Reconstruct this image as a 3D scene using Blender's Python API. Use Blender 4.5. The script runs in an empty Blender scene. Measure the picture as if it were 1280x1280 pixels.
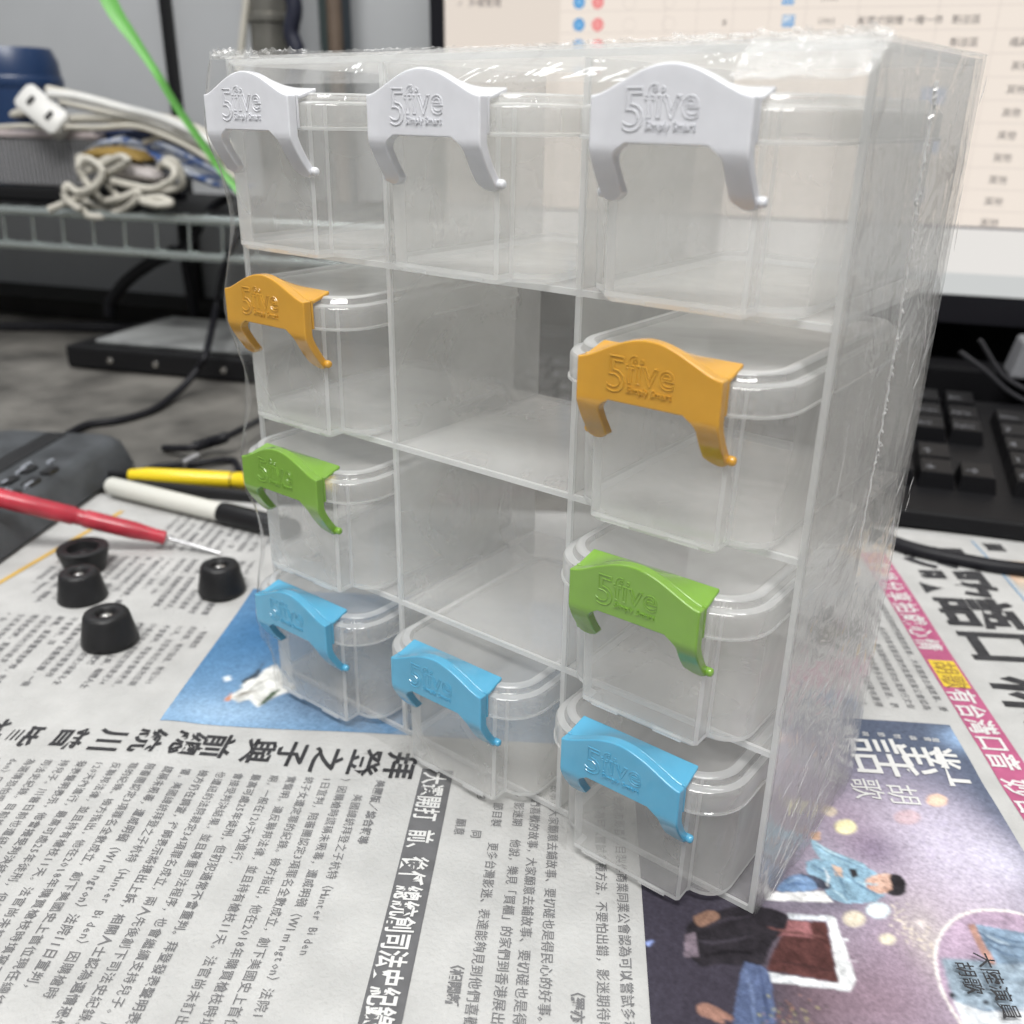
import bpy, bmesh, math, random
from mathutils import Vector, Matrix, noise
from mathutils.geometry import tessellate_polygon

random.seed(7)
SC = bpy.context.scene
COL = SC.collection
S = 0.6                       # working units -> metres

# ------------------------------------------------------------------ camera
PITCH, YAW, ROLL = 0.39915, 0.65251, -0.01496
CAM = Vector((0.40032, -0.30119, 0.31091))
FPX = 1183.39                 # focal length in pixels of a 1280 wide picture
cy_, sy_ = math.cos(YAW), math.sin(YAW)
cp_, sp_ = math.cos(PITCH), math.sin(PITCH)
FWD = Vector((-sy_*cp_, cy_*cp_, -sp_))
RT0 = Vector((cy_, sy_, 0))
DN0 = FWD.cross(RT0)
cr_, sr_ = math.cos(ROLL), math.sin(ROLL)
RT = cr_*RT0 + sr_*DN0
DN = -sr_*RT0 + cr_*DN0
cam_data = bpy.data.cameras.new('camera')
cam_data.sensor_width = 36
cam_data.lens = 36*FPX/1280
cam_data.clip_start = 0.01
cam_data.clip_end = 50
cam_data.dof.use_dof = True
cam_data.dof.focus_distance = 0.235
cam_data.dof.aperture_fstop = 15
cam = bpy.data.objects.new('camera', cam_data)
COL.objects.link(cam)
M3 = Matrix((RT, -DN, -FWD)).transposed()
cam.matrix_world = Matrix.Translation(CAM*S) @ M3.to_4x4()
SC.camera = cam

# ------------------------------------------------------------------ world and lamps
W_ = bpy.data.worlds.new('World')
SC.world = W_
W_.use_nodes = True
bg = W_.node_tree.nodes['Background']
bg.inputs[0].default_value = (0.97, 0.985, 1.0, 1)
bg.inputs[1].default_value = 0.31

def area_lamp(name, loc, target, sx, sy, power, color=(1, 1, 1)):
    d = bpy.data.lights.new(name, 'AREA')
    d.shape = 'RECTANGLE'
    d.size, d.size_y, d.energy, d.color = sx, sy, power, color
    o = bpy.data.objects.new(name, d)
    COL.objects.link(o)
    o.location = loc
    o.rotation_euler = (Vector(target)-Vector(loc)).to_track_quat('-Z', 'Y').to_euler()
    return o
area_lamp('ceiling_lamp', (0.45, -0.75, 1.65), (0.1, 0.0, 0.05), 1.2, 0.4, 45, (1.0, 0.985, 0.96))
area_lamp('ceiling_lamp', (0.35, 0.12, 1.6), (0.15, 0.05, 0.0), 0.07, 1.0, 6, (1.0, 0.99, 0.97))
area_lamp('ceiling_lamp', (-0.9, 0.35, 1.7), (-0.3, 0.15, 0.0), 1.2, 0.3, 13, (0.97, 0.985, 1.0))

SC.view_settings.view_transform = 'Standard'
SC.view_settings.look = 'None'
SC.view_settings.exposure = -0.08
SC.view_settings.gamma = 1.0
SC.view_settings.use_curve_mapping = False
cyc = SC.cycles
cyc.max_bounces = 12
cyc.diffuse_bounces = 3
cyc.glossy_bounces = 3
cyc.transmission_bounces = 6
cyc.transparent_max_bounces = 56
cyc.use_denoising = True
cyc.use_adaptive_sampling = True
cyc.adaptive_threshold = 0.035
cyc.adaptive_min_samples = 24
cyc.sample_clamp_indirect = 6
cyc.caustics_reflective = False
cyc.caustics_refractive = False

# ------------------------------------------------------------------ where things stand (working units)
ANG = math.radians(20)
E1 = Vector((math.cos(ANG), math.sin(ANG), 0))      # along the desk's back wall
E2 = Vector((-math.sin(ANG), math.cos(ANG), 0))     # away from the viewer
def room(a, b, z=0.0): return E1*a + E2*b + Vector((0, 0, z))
def sight(u, v): return RT*((u-640)/FPX) + DN*((v-640)/FPX) + FWD
def onto(u, v, z=0.0):
    d = sight(u, v); return CAM + d*((z-CAM.z)/d.z)
def depth(u, v, e):
    d = sight(u, v); return CAM + d*((e-CAM.dot(E2))/d.dot(E2))
PTH = math.radians(-56.5)
PR = Vector((math.cos(PTH), math.sin(PTH), 0))      # reading direction of the newspaper
PU = Vector((-PR.y, PR.x, 0))                       # up the newspaper page
def ripple(x, y):
    dx = max(0.0, -x, x-0.30); dy = max(0.0, -0.02-y, y-0.115)
    far = min(1.0, math.hypot(dx, dy)/0.09)
    p, q = x*PR.x+y*PR.y, x*PU.x+y*PU.y
    fold = 0.0022*math.exp(-((q-0.2005+0.02*(p-0.2))/0.0065)**2)+0.0016*math.exp(-((q+0.045-0.05*p)/0.010)**2)-0.0008*math.exp(-((p-0.068)/0.012)**2)
    return 0.0005*math.sin(38*x+11*y+1)*math.sin(29*y-7*x)+far*(fold+0.0016*math.sin(21*x+13*y)*math.sin(17*y-9*x+0.6))
def page(p, q, lift=0.0):
    w = PR*p + PU*q
    return Vector((w.x, w.y, 0.0026 + ripple(w.x, w.y) + lift))
def pagecoord(u, v):
    w = onto(u, v, 0.0026); return (w.dot(PR), w.dot(PU))

# ------------------------------------------------------------------ materials
def srgb(r, g, b):
    f = lambda c: (c/255/12.92) if c/255 <= 0.04045 else ((c/255+0.055)/1.055)**2.4
    return (f(r), f(g), f(b), 1)
def plain(name, col, rough=0.5, metal=0.0, vary=0.0, scale=40, bump=0.0, bscale=200, spec=0.5, sss=0.0):
    m = bpy.data.materials.new(name); m.use_nodes = True
    nt = m.node_tree; b = nt.nodes['Principled BSDF']
    b.inputs['Roughness'].default_value = rough
    b.inputs['Metallic'].default_value = metal
    b.inputs['Specular IOR Level'].default_value = spec
    c = tuple(col[:3])+(1,)
    b.inputs['Base Color'].default_value = c
    if sss:
        b.inputs['Subsurface Weight'].default_value = sss
        b.inputs['Subsurface Radius'].default_value = (.003, .003, .003)
        b.inputs['Subsurface Scale'].default_value = 0.6
    tc = nt.nodes.new('ShaderNodeTexCoord')
    if vary:
        n = nt.nodes.new('ShaderNodeTexNoise'); n.inputs['Scale'].default_value = scale
        n.inputs['Detail'].default_value = 6
        nt.links.new(tc.outputs['Object'], n.inputs['Vector'])
        r = nt.nodes.new('ShaderNodeValToRGB')
        r.color_ramp.elements[0].position = 0.3; r.color_ramp.elements[1].position = 0.7
        r.color_ramp.elements[0].color = tuple(x*(1-vary) for x in c[:3])+(1,)
        r.color_ramp.elements[1].color = tuple(min(1, x*(1+vary)) for x in c[:3])+(1,)
        nt.links.new(n.outputs['Fac'], r.inputs['Fac'])
        nt.links.new(r.outputs['Color'], b.inputs['Base Color'])
    if bump:
        n2 = nt.nodes.new('ShaderNodeTexNoise'); n2.inputs['Scale'].default_value = bscale
        nt.links.new(tc.outputs['Object'], n2.inputs['Vector'])
        bp = nt.nodes.new('ShaderNodeBump'); bp.inputs['Strength'].default_value = bump
        bp.inputs['Distance'].default_value = 0.001
        nt.links.new(n2.outputs['Fac'], bp.inputs['Height'])
        nt.links.new(bp.outputs['Normal'], b.inputs['Normal'])
    return m

def milky(name, veil, graze, col=(0.95, 0.95, 0.935), rough=0.10, bump=0.0, bscale=60, power=3.0, gloss=0.05, smear=0.0):
    """Thin translucent polypropylene or film: mostly clear, a milky veil, whiter at a slant, a glossy skin."""
    m = bpy.data.materials.new(name); m.use_nodes = True
    nt = m.node_tree; nt.nodes.clear()
    N = nt.nodes.new; L = nt.links.new
    out = N('ShaderNodeOutputMaterial')
    lw = N('ShaderNodeLayerWeight'); lw.inputs['Blend'].default_value = 0.5
    pw = N('ShaderNodeMath'); pw.operation = 'POWER'; pw.inputs[1].default_value = power
    L(lw.outputs['Facing'], pw.inputs[0])
    ma = N('ShaderNodeMath'); ma.operation = 'MULTIPLY_ADD'
    ma.inputs[1].default_value = graze; ma.inputs[2].default_value = veil
    L(pw.outputs[0], ma.inputs[0])
    fac = ma.outputs[0]
    tc = N('ShaderNodeTexCoord')
    if smear:
        ns = N('ShaderNodeTexNoise'); ns.inputs['Scale'].default_value = 22; ns.inputs['Detail'].default_value = 5
        ns.inputs['Distortion'].default_value = 1.2
        L(tc.outputs['Object'], ns.inputs['Vector'])
        mm = N('ShaderNodeMapRange'); mm.inputs['From Min'].default_value = 0.35; mm.inputs['From Max'].default_value = 0.7
        mm.inputs['To Min'].default_value = 1-smear; mm.inputs['To Max'].default_value = 1+smear
        L(ns.outputs['Fac'], mm.inputs['Value'])
        mu = N('ShaderNodeMath'); mu.operation = 'MULTIPLY'; mu.use_clamp = True
        L(fac, mu.inputs[0]); L(mm.outputs['Result'], mu.inputs[1]); fac = mu.outputs[0]
    tr = N('ShaderNodeBsdfTransparent'); tr.inputs[0].default_value = (0.998, 0.998, 0.996, 1)
    di = N('ShaderNodeBsdfDiffuse'); di.inputs[0].default_value = tuple(col)+(1,)
    tl = N('ShaderNodeBsdfTranslucent'); tl.inputs[0].default_value = tuple(col)+(1,)
    m1 = N('ShaderNodeMixShader'); m1.inputs[0].default_value = 0.45
    L(di.outputs[0], m1.inputs[1]); L(tl.outputs[0], m1.inputs[2])
    m2 = N('ShaderNodeMixShader'); L(fac, m2.inputs[0])
    L(tr.outputs[0], m2.inputs[1]); L(m1.outputs[0], m2.inputs[2])
    gl = N('ShaderNodeBsdfGlossy'); gl.inputs['Roughness'].default_value = rough
    p5 = N('ShaderNodeMath'); p5.operation = 'POWER'; p5.inputs[1].default_value = 5
    L(lw.outputs['Facing'], p5.inputs[0])
    sch = N('ShaderNodeMath'); sch.operation = 'MULTIPLY_ADD'; sch.inputs[1].default_value = 0.5; sch.inputs[2].default_value = gloss
    L(p5.outputs[0], sch.inputs[0])
    m3 = N('ShaderNodeMixShader'); L(sch.outputs[0], m3.inputs[0])
    L(m2.outputs[0], m3.inputs[1]); L(gl.outputs[0], m3.inputs[2])
    L(m3.outputs[0], out.inputs['Surface'])
    if bump:
        n = N('ShaderNodeTexNoise'); n.inputs['Scale'].default_value = bscale; n.inputs['Detail'].default_value = 3
        n.inputs['Distortion'].default_value = 0.8
        L(tc.outputs['Object'], n.inputs['Vector'])
        b = N('ShaderNodeBump'); b.inputs['Strength'].default_value = bump; b.inputs['Distance'].default_value = 0.002
        L(n.outputs['Fac'], b.inputs['Height']); L(b.outputs['Normal'], gl.inputs['Normal'])
    return m

def glow(name, col, power=1.0):
    m = bpy.data.materials.new(name); m.use_nodes = True
    nt = m.node_tree; nt.nodes.clear()
    o = nt.nodes.new('ShaderNodeOutputMaterial'); e = nt.nodes.new('ShaderNodeEmission')
    e.inputs[0].default_value = tuple(col[:3])+(1,); e.inputs[1].default_value = power*1.06
    nt.links.new(e.outputs[0], o.inputs[0]); return m

def printed(name):
    """Ink whose colour is stored per corner of the mesh: a printed picture."""
    m = bpy.data.materials.new(name); m.use_nodes = True
    nt = m.node_tree; b = nt.nodes['Principled BSDF']; b.inputs['Roughness'].default_value = 0.75
    b.inputs['Specular IOR Level'].default_value = 0.15
    a = nt.nodes.new('ShaderNodeAttribute'); a.attribute_name = 'ink'
    n = nt.nodes.new('ShaderNodeTexNoise'); n.inputs['Scale'].default_value = 900; n.inputs['Detail'].default_value = 2
    tc = nt.nodes.new('ShaderNodeTexCoord'); nt.links.new(tc.outputs['Object'], n.inputs['Vector'])
    mx = nt.nodes.new('ShaderNodeMix'); mx.data_type = 'RGBA'; mx.blend_type = 'OVERLAY'; mx.inputs['Factor'].default_value = 0.35
    nt.links.new(a.outputs['Color'], mx.inputs['A']); nt.links.new(n.outputs['Fac'], mx.inputs['B'])
    nt.links.new(mx.outputs['Result'], b.inputs['Base Color']); return m

PP = milky('clear_plastic', 0.235, 0.5, smear=0.25, bump=0.05, bscale=25, gloss=0.035)
PPFRAME = milky('clear_frame_plastic', 0.14, 0.55, smear=0.2, bump=0.04, bscale=20, gloss=0.03)
PPDIV = milky('clear_divider_plastic', 0.26, 0.6, smear=0.2)
PPBACK = milky('clear_back_plastic', 0.16, 0.4, smear=0.2)
PPSIDE = milky('clear_side_plastic', 0.065, 0.40, smear=0.3, bump=0.04, bscale=20, gloss=0.05, rough=0.06)
PPLITEDGE = milky('lit_plastic_edge', 0.48, 0.3, col=(0.95, 0.96, 0.96), gloss=0.06)  # same plastic made whiter: light gathered at the edges put into the colour
PPLID = milky('clear_lid_plastic', 0.28, 0.45, bump=0.05, gloss=0.06, rough=0.08, smear=0.15)
FILM = milky('shrink_film', 0.048, 0.36, bump=0.8, bscale=55, rough=0.06, gloss=0.06, smear=0.3)
CRUMPLE = milky('crumpled_film', 0.2, 0.45, bump=0.4, bscale=160, rough=0.18, gloss=0.045, smear=0.5)
INK = printed('printed_picture')

# ------------------------------------------------------------------ mesh helpers
class MB:
    def __init__(s): s.v = []; s.f = []; s.m = []; s.c = None
    def add(s, vs, fs, mi=0):
        o = len(s.v); s.v += [Vector(v) for v in vs]
        s.f += [tuple(i+o for i in f) for f in fs]; s.m += [mi]*len(fs); return o
    def box(s, lo, hi, mi=0, xf=None):
        (a, b, c), (d, e, f) = lo, hi
        vs = [Vector(p) for p in ((a,b,c),(d,b,c),(d,e,c),(a,e,c),(a,b,f),(d,b,f),(d,e,f),(a,e,f))]
        if xf: vs = [xf(v) for v in vs]
        s.add(vs, [(0,3,2,1),(4,5,6,7),(0,1,5,4),(1,2,6,5),(2,3,7,6),(3,0,4,7)], mi)
    def loft(s, rings, mi=0, cap0=True, cap1=True, closed=True, mis=None):
        n = len(rings[0]); o = len(s.v)
        for r in rings: s.v += [Vector(p) for p in r]
        for k in range(len(rings)-1):
            for i in range(n if closed else n-1):
                j = (i+1) % n
                s.f.append((o+k*n+i, o+k*n+j, o+(k+1)*n+j, o+(k+1)*n+i)); s.m.append(mis(k, i) if mis else mi)
        if cap0: s.f.append(tuple(o+i for i in reversed(range(n)))); s.m.append(mi)
        if cap1: s.f.append(tuple(o+(len(rings)-1)*n+i for i in range(n))); s.m.append(mi)
    def tube(s, pts, rad, n=8, mi=0, flat=1.0):
        pts = [Vector(p) for p in pts]; rings = []
        up = Vector((0.13, 0.21, 0.97))
        for i, p in enumerate(pts):
            t = (pts[min(i+1, len(pts)-1)]-pts[max(i-1, 0)]).normalized()
            a = t.cross(up)
            if a.length < 1e-4: a = t.cross(Vector((1, 0, 0)))
            a.normalize(); b = t.cross(a)
            r = rad(i/(len(pts)-1)) if callable(rad) else rad
            rings.append([p+a*(r*math.cos(2*math.pi*k/n))+b*(r*flat*math.sin(2*math.pi*k/n)) for k in range(n)])
        s.loft(rings, mi)
    def lathe(s, prof, base, axis=Vector((0, 0, 1)), n=24, mi=0):
        axis = axis.normalized(); a = axis.orthogonal().normalized(); b = axis.cross(a)
        rings = [[Vector(base)+axis*h+a*(r*math.cos(2*math.pi*k/n))+b*(r*math.sin(2*math.pi*k/n)) for k in range(n)] for r, h in prof]
        s.loft(rings, mi)
    def shell(s, grid, off, mi=0):
        """a quad grid (list of rows) given thickness OFF (a vector)."""
        R, Cn = len(grid), len(grid[0]); o = len(s.v)
        for row in grid: s.v += [Vector(p) for p in row]
        for row in grid: s.v += [Vector(p)+off for p in row]
        h = R*Cn; ix = lambda i, j: o+i*Cn+j
        for i in range(R-1):
            for j in range(Cn-1):
                q = (ix(i,j), ix(i,j+1), ix(i+1,j+1), ix(i+1,j))
                s.f.append(q); s.f.append(tuple(k+h for k in reversed(q))); s.m += [mi, mi]
        per = [(i, 0) for i in range(R)]+[(R-1, j) for j in range(1, Cn)]+[(i, Cn-1) for i in range(R-2, -1, -1)]+[(0, j) for j in range(Cn-2, 0, -1)]
        for k in range(len(per)):
            a = ix(*per[k]); b = ix(*per[(k+1) % len(per)])
            s.f.append((a, b, b+h, a+h)); s.m.append(mi)
    def shell_quads(s, quads, off, mi=0):
        ids, pts, fs, cnt = {}, [], [], {}
        for qd in quads:
            f = []
            for p in qd:
                k = tuple(round(c*2e5) for c in p)
                if k not in ids: ids[k] = len(pts); pts.append(Vector(p))
                f.append(ids[k])
            fs.append(tuple(f))
            for a, b in zip(f, f[1:]+f[:1]): cnt[(a, b)] = 1
        h = len(pts)
        out = fs+[tuple(i+h for i in reversed(f)) for f in fs]+[(b, a, a+h, b+h) for (a, b) in cnt if (b, a) not in cnt]
        s.add(pts+[p+off for p in pts], out, mi)
    def sheet(s, grid, mi=0):
        R, Cn = len(grid), len(grid[0]); o = len(s.v)
        for row in grid: s.v += [Vector(p) for p in row]
        for i in range(R-1):
            for j in range(Cn-1):
                s.f.append((o+i*Cn+j, o+i*Cn+j+1, o+(i+1)*Cn+j+1, o+(i+1)*Cn+j)); s.m.append(mi)
    def poly(s, pts, mi=0):
        pts = [Vector(p) for p in pts]
        o = len(s.v); s.v += pts
        for t in tessellate_polygon([pts]):
            a, b, c = (pts[i] for i in t)
            if (b-a).cross(c-a).z < 0: t = (t[0], t[2], t[1])
            s.f.append(tuple(o+i for i in t)); s.m.append(mi)
    def build(s, name, mats, parent=None, smooth=35, loc=None, fix=True):
        if not isinstance(mats, (list, tuple)): mats = [mats]
        base = Vector(loc) if loc is not None else (parent_world(parent) if parent else Vector())
        me = bpy.data.meshes.new(name)
        me.from_pydata([(v-base)*S for v in s.v], [], s.f)
        for m in mats: me.materials.append(m)
        me.polygons.foreach_set('material_index', s.m)
        if s.c:
            at = me.color_attributes.new('ink', 'FLOAT_COLOR', 'POINT')
            for i, c in enumerate(s.c): at.data[i].color = c
        if fix or smooth:
            bm = bmesh.new(); bm.from_mesh(me)
            if fix: bmesh.ops.recalc_face_normals(bm, faces=bm.faces)
            if smooth:
                for f in bm.faces: f.smooth = True
                for e in bm.edges:
                    if len(e.link_faces) == 2 and e.calc_face_angle(0) > math.radians(smooth): e.smooth = False
            bm.to_mesh(me); bm.free()
        o = bpy.data.objects.new(name, me); COL.objects.link(o)
        if parent: o.parent = parent
        else: o.location = base*S
        return o
def parent_world(p):
    w = Vector()
    while p is not None:
        w = w+Vector(p.location); p = p.parent
    return w/S
def tag(o, label=None, cat=None, group=None, kind=None):
    if label: o['label'] = label
    if cat: o['category'] = cat
    if group: o['group'] = group
    if kind: o['kind'] = kind
    return o
def thing(name, label, cat, loc, group=None):
    o = bpy.data.objects.new(name, None); COL.objects.link(o); o.location = Vector(loc)*S
    o.empty_display_size = 0.01
    return tag(o, label, cat, group)
def spline(pts, n=10):
    pts = [Vector(p) for p in pts]; P = [2*pts[0]-pts[1]]+pts+[2*pts[-1]-pts[-2]]; out = []
    for i in range(1, len(P)-2):
        for k in range(n):
            t = k/n
            out.append(0.5*((2*P[i])+(P[i+1]-P[i-1])*t+(2*P[i-1]-5*P[i]+4*P[i+1]-P[i+2])*t*t+(3*P[i]-P[i-1]-3*P[i+1]+P[i+2])*t**3))
    out.append(pts[-1]); return out
def bevel(o, w, seg=2):
    m = o.modifiers.new('soft', 'BEVEL'); m.width = w*S; m.segments = seg; m.limit_method = 'ANGLE'; m.angle_limit = math.radians(40)
    return o

_glyphs = {}
def glyphs(text, size=1.0, extrude=0.0, fat=0.0, res=2, spacing=1.0, line=0.0):
    """vertices and faces of flat lettering, lower left at the origin, cap height about 0.7 of the size."""
    key = (text, size, extrude, fat, res, spacing, line)
    if key in _glyphs: return _glyphs[key]
    cu = bpy.data.curves.new('lettering', 'FONT'); cu.body = text; cu.size = size; cu.extrude = extrude
    cu.offset = fat; cu.resolution_u = res
    if line: cu.fill_mode = 'NONE'; cu.bevel_depth = line; cu.bevel_resolution = 1
    cu.space_character = spacing
    ob = bpy.data.objects.new('lettering', cu); COL.objects.link(ob)
    dg = bpy.context.evaluated_depsgraph_get(); dg.update()
    me = bpy.data.meshes.new_from_object(ob.evaluated_get(dg))
    r = ([v.co.copy() for v in me.vertices], [tuple(p.vertices) for p in me.polygons])
    bpy.data.objects.remove(ob); bpy.data.meshes.remove(me); bpy.data.curves.remove(cu)
    _glyphs[key] = r; return r

# ------------------------------------------------------------------ setting: desk and wall
desk = MB()
g = []
for i in range(2):
    g.append([room(a, b, 0) for a, b in ((-3.0, (-1.6, 0.9)[i]), (2.6, (-1.6, 0.9)[i]))])
desk.shell(g, Vector((0, 0, -0.05)))
d_ = desk.build('desk', plain('desk_top', (0.115, 0.11, 0.10), 0.6, vary=0.6, scale=22, bump=0.2, bscale=60), smooth=0)
tag(d_, kind='structure')
wl = MB(); wl.box((-3.0, 0.9, -0.3), (2.6, 0.95, 2.2), xf=lambda v: room(v.x, v.y, v.z))
w_ = wl.build('back_wall', plain('wall_paint', (0.43, 0.445, 0.46), 0.55, vary=0.06, scale=6), smooth=0)
tag(w_, kind='structure')

# ------------------------------------------------------------------ organizer frame
FW, FD, CH = 0.30, 0.1149, 0.08288
FH = CH*4
TS = 0.0024
frame = thing('organizer_frame', 'clear plastic organizer frame with twelve cells standing on the newspaper', 'organizer', (FW/2, FD/2, 0.003))
Z0 = 0.0035
def panel(name, lo, hi, front=True, mat=None):
    mb = MB(); e = 0.0016
    if front:
        mb.box((lo[0], lo[1]+e, lo[2]), hi, 0)
        mb.box((lo[0], lo[1], lo[2]), (hi[0], lo[1]+e-0.0001, hi[2]), 1)
    else: mb.box(lo, hi, 0)
    return mb.build(name, [mat or PPFRAME, PPLITEDGE], frame, smooth=0)
panel('side_panel', (0, 0, Z0), (TS, FD, FH))
panel('side_panel', (FW-TS, 0, Z0), (FW, FD, FH), mat=PPSIDE)
g_ = 0.0002
panel('bottom_panel', (TS+g_, 0, Z0), (FW-TS-g_, FD, Z0+TS))
panel('top_panel', (TS+g_, 0, FH-TS), (FW-TS-g_, FD, FH))
for k in (1, 2, 3):
    panel('shelf', (TS+g_, 0, k*CH-TS/2), (FW-TS-g_, FD-0.002, k*CH+TS/2))
for c in (1, 2):
    mb = MB()
    for k in range(4):
        lo = (Z0+TS if k == 0 else k*CH+TS/2)+g_; hi = (FH-TS if k == 3 else (k+1)*CH-TS/2)-g_
        x = c*FW/3
        mb.box((x-0.0010, 0.0017, lo), (x+0.0010, FD-0.002, hi), 0)
        mb.box((x-0.0011, 0, lo), (x+0.0011, 0.0016, hi), 1)
    mb.build('divider', [PPDIV, PPLITEDGE], frame, smooth=0)
panel('back_panel', (TS+g_, FD-0.0017, Z0+TS+g_), (FW-TS-g_, FD, FH-TS-g_), front=False, mat=PPBACK)

# ------------------------------------------------------------------ the lidded boxes with coloured latches
def round_rect(x0, x1, y0, y1, r, n=8, r2=None):
    r2 = r if r2 is None else r2
    out = []
    for cx, cy, a0, rr in ((x1-r, y0+r, -90, r), (x1-r2, y1-r2, 0, r2), (x0+r2, y1-r2, 90, r2), (x0+r, y0+r, 180, r)):
        for k in range(n+1):
            a = math.radians(a0+90*k/n); out.append((cx+rr*math.cos(a), cy+rr*math.sin(a)))
    return out
def body_outline(t, inset=0.0):
    """plan of the box at height fraction t (0 bottom, 1 top): a flat front panel stands proud between rounded corners."""
    k = 0.955+0.045*t
    hx = 0.0425*k-inset; px = 0.0275*(0.97+0.03*t)-inset; c = 0.0012
    yf = -0.0175+inset; ys = -0.0085+inset; yb = 0.1115-inset; r = 0.012
    half = []                                   # right half from the centre of the front panel
    half += [(0, yf, 0), (px-c, yf, 0), (px, yf+c, 1), (px, ys-c, 0), (px+c*0.7, ys, 1)]
    for q in range(7):
        a = math.radians(-90+90*q/6); half.append((hx-r+r*math.cos(a), ys+r+r*math.sin(a), 0))
    r2 = 0.008
    for q in range(5):
        a = math.radians(90*q/4); half.append((hx-r2+r2*math.cos(a), yb-r2+r2*math.sin(a), 0))
    pts = [(x, y) for x, y, _ in half]+[(-x, y) for x, y, _ in reversed(half[1:])]
    edge = [e for *_, e in half]+[e for *_, e in reversed(half[1:])]
    return pts, edge

def latch_parts():
    zt, zs, zb, ze = 0.0750, 0.0662, 0.0523, 0.0340
    hx = 0.0277
    def arch(x):
        f = max(-1, min(1, x/hx)); a = abs(f)
        if a > 0.94: return zs+0.0002*(1-a)/0.06
        c = a/0.94; return zs+0.0002+(zt-zs)*(0.5+0.5*math.cos(math.pi*c))**0.66
    def yb(z):
        if z >= 0.051: return -0.0285
        k = (0.051-z)/(0.051-ze); return -0.0285+0.0105*(k**1.35)
    def xin(z):
        k = (zb-z)/(zb-ze)
        return hx-0.0086-0.0046*max(0, 1-k*3.4)**2.2
    mb = MB(); nl, nm = 9, 28; quads = []
    def patch(rows):
        for ra, rb in zip(rows, rows[1:]):
            for j in range(len(ra)-1): quads.append((ra[j], ra[j+1], rb[j+1], rb[j]))
    for side in (-1, 1):
        rows = []
        for i in range(13):
            z = ze+(zb-ze)*i/12
            row = []
            for j in range(nl):
                s = j/(nl-1)
                x = side*(hx-(hx-xin(z))*s)
                zz = z
                if i < 4: zz = z+0.0030*max(0, s-0.35)**2/0.42*(1-i/4)+0.0012*max(0, 0.25-s)*4*(1-i/4)
                row.append((x, yb(zz), zz))
            rows.append(row)
        patch(rows if side < 0 else [r[::-1] for r in rows])
    xs = [-hx+(hx-xin(zb))*j/(nl-1) for j in range(nl)]
    xs += [-xin(zb)+2*xin(zb)*j/(nm+1) for j in range(1, nm+1)]
    xs += [xin(zb)+(hx-xin(zb))*j/(nl-1) for j in range(nl)]
    dense = xs
    rows = []
    for i in range(8):
        t = i/7
        rows.append([(x, yb(0.06), zb+(arch(x)-zb)*t) for x in dense])
    patch(rows); mb.shell_quads(quads, Vector((0, 0.0044, 0)))
    top = []
    for i in range(6):
        t = i/5
        top.append([(x*(1-0.02*t), -0.0239+0.0115*t, (arch(x)-0.0004)*(1-t)+(zs+0.0029)*t) for x in dense])
    mb.shell(top, Vector((0, 0, -0.0017)))
    for side in (-1, 1):
        for zz0, zz1 in ((0.0535, 0.0665),):                # cheeks that close the sides down to the lid
            mb.box((min(side*hx, side*(hx-0.0018)), -0.0239, zz0), (max(side*hx, side*(hx-0.0018)), -0.0226, zz1), 0)
        mb.lathe([(0.0016, 0), (0.0018, 0.0005), (0.0018, 0.0032), (0.0011, 0.0040)], (side*(hx-0.0015), -0.0172, 0.0368), Vector((side, 0, 0)), 12)
    let = MB()
    def put(text, size, x, z, line=0.0):
        vs, fs = glyphs(text, size, extrude=0.0 if line else 0.0004, res=3, line=line)
        let.add([(x+v.x, -0.0286-v.z, z+v.y) for v in vs], fs)
    put('5', 0.0178, -0.0160, 0.0562, line=0.00027)
    put('fïve', 0.0136, -0.0078, 0.0600, line=0.00024)
    put('Simply Smart', 0.0033, -0.0072, 0.0567)
    return mb, let

latch_mats = {}
for nm, c in (('white', (0.74, 0.75, 0.79)), ('orange', (0.62, 0.325, 0.042)), ('green', (0.19, 0.37, 0.05)), ('blue', (0.095, 0.37, 0.57))):
    latch_mats[nm] = plain(nm+'_latch_plastic', c, 0.2, sss=0.2, vary=0.07, scale=90, bump=0.10, bscale=170)
    pb_ = latch_mats[nm].node_tree.nodes['Principled BSDF']; pb_.inputs['Coat Weight'].default_value = 0.5; pb_.inputs['Coat Roughness'].default_value = 0.08

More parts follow.
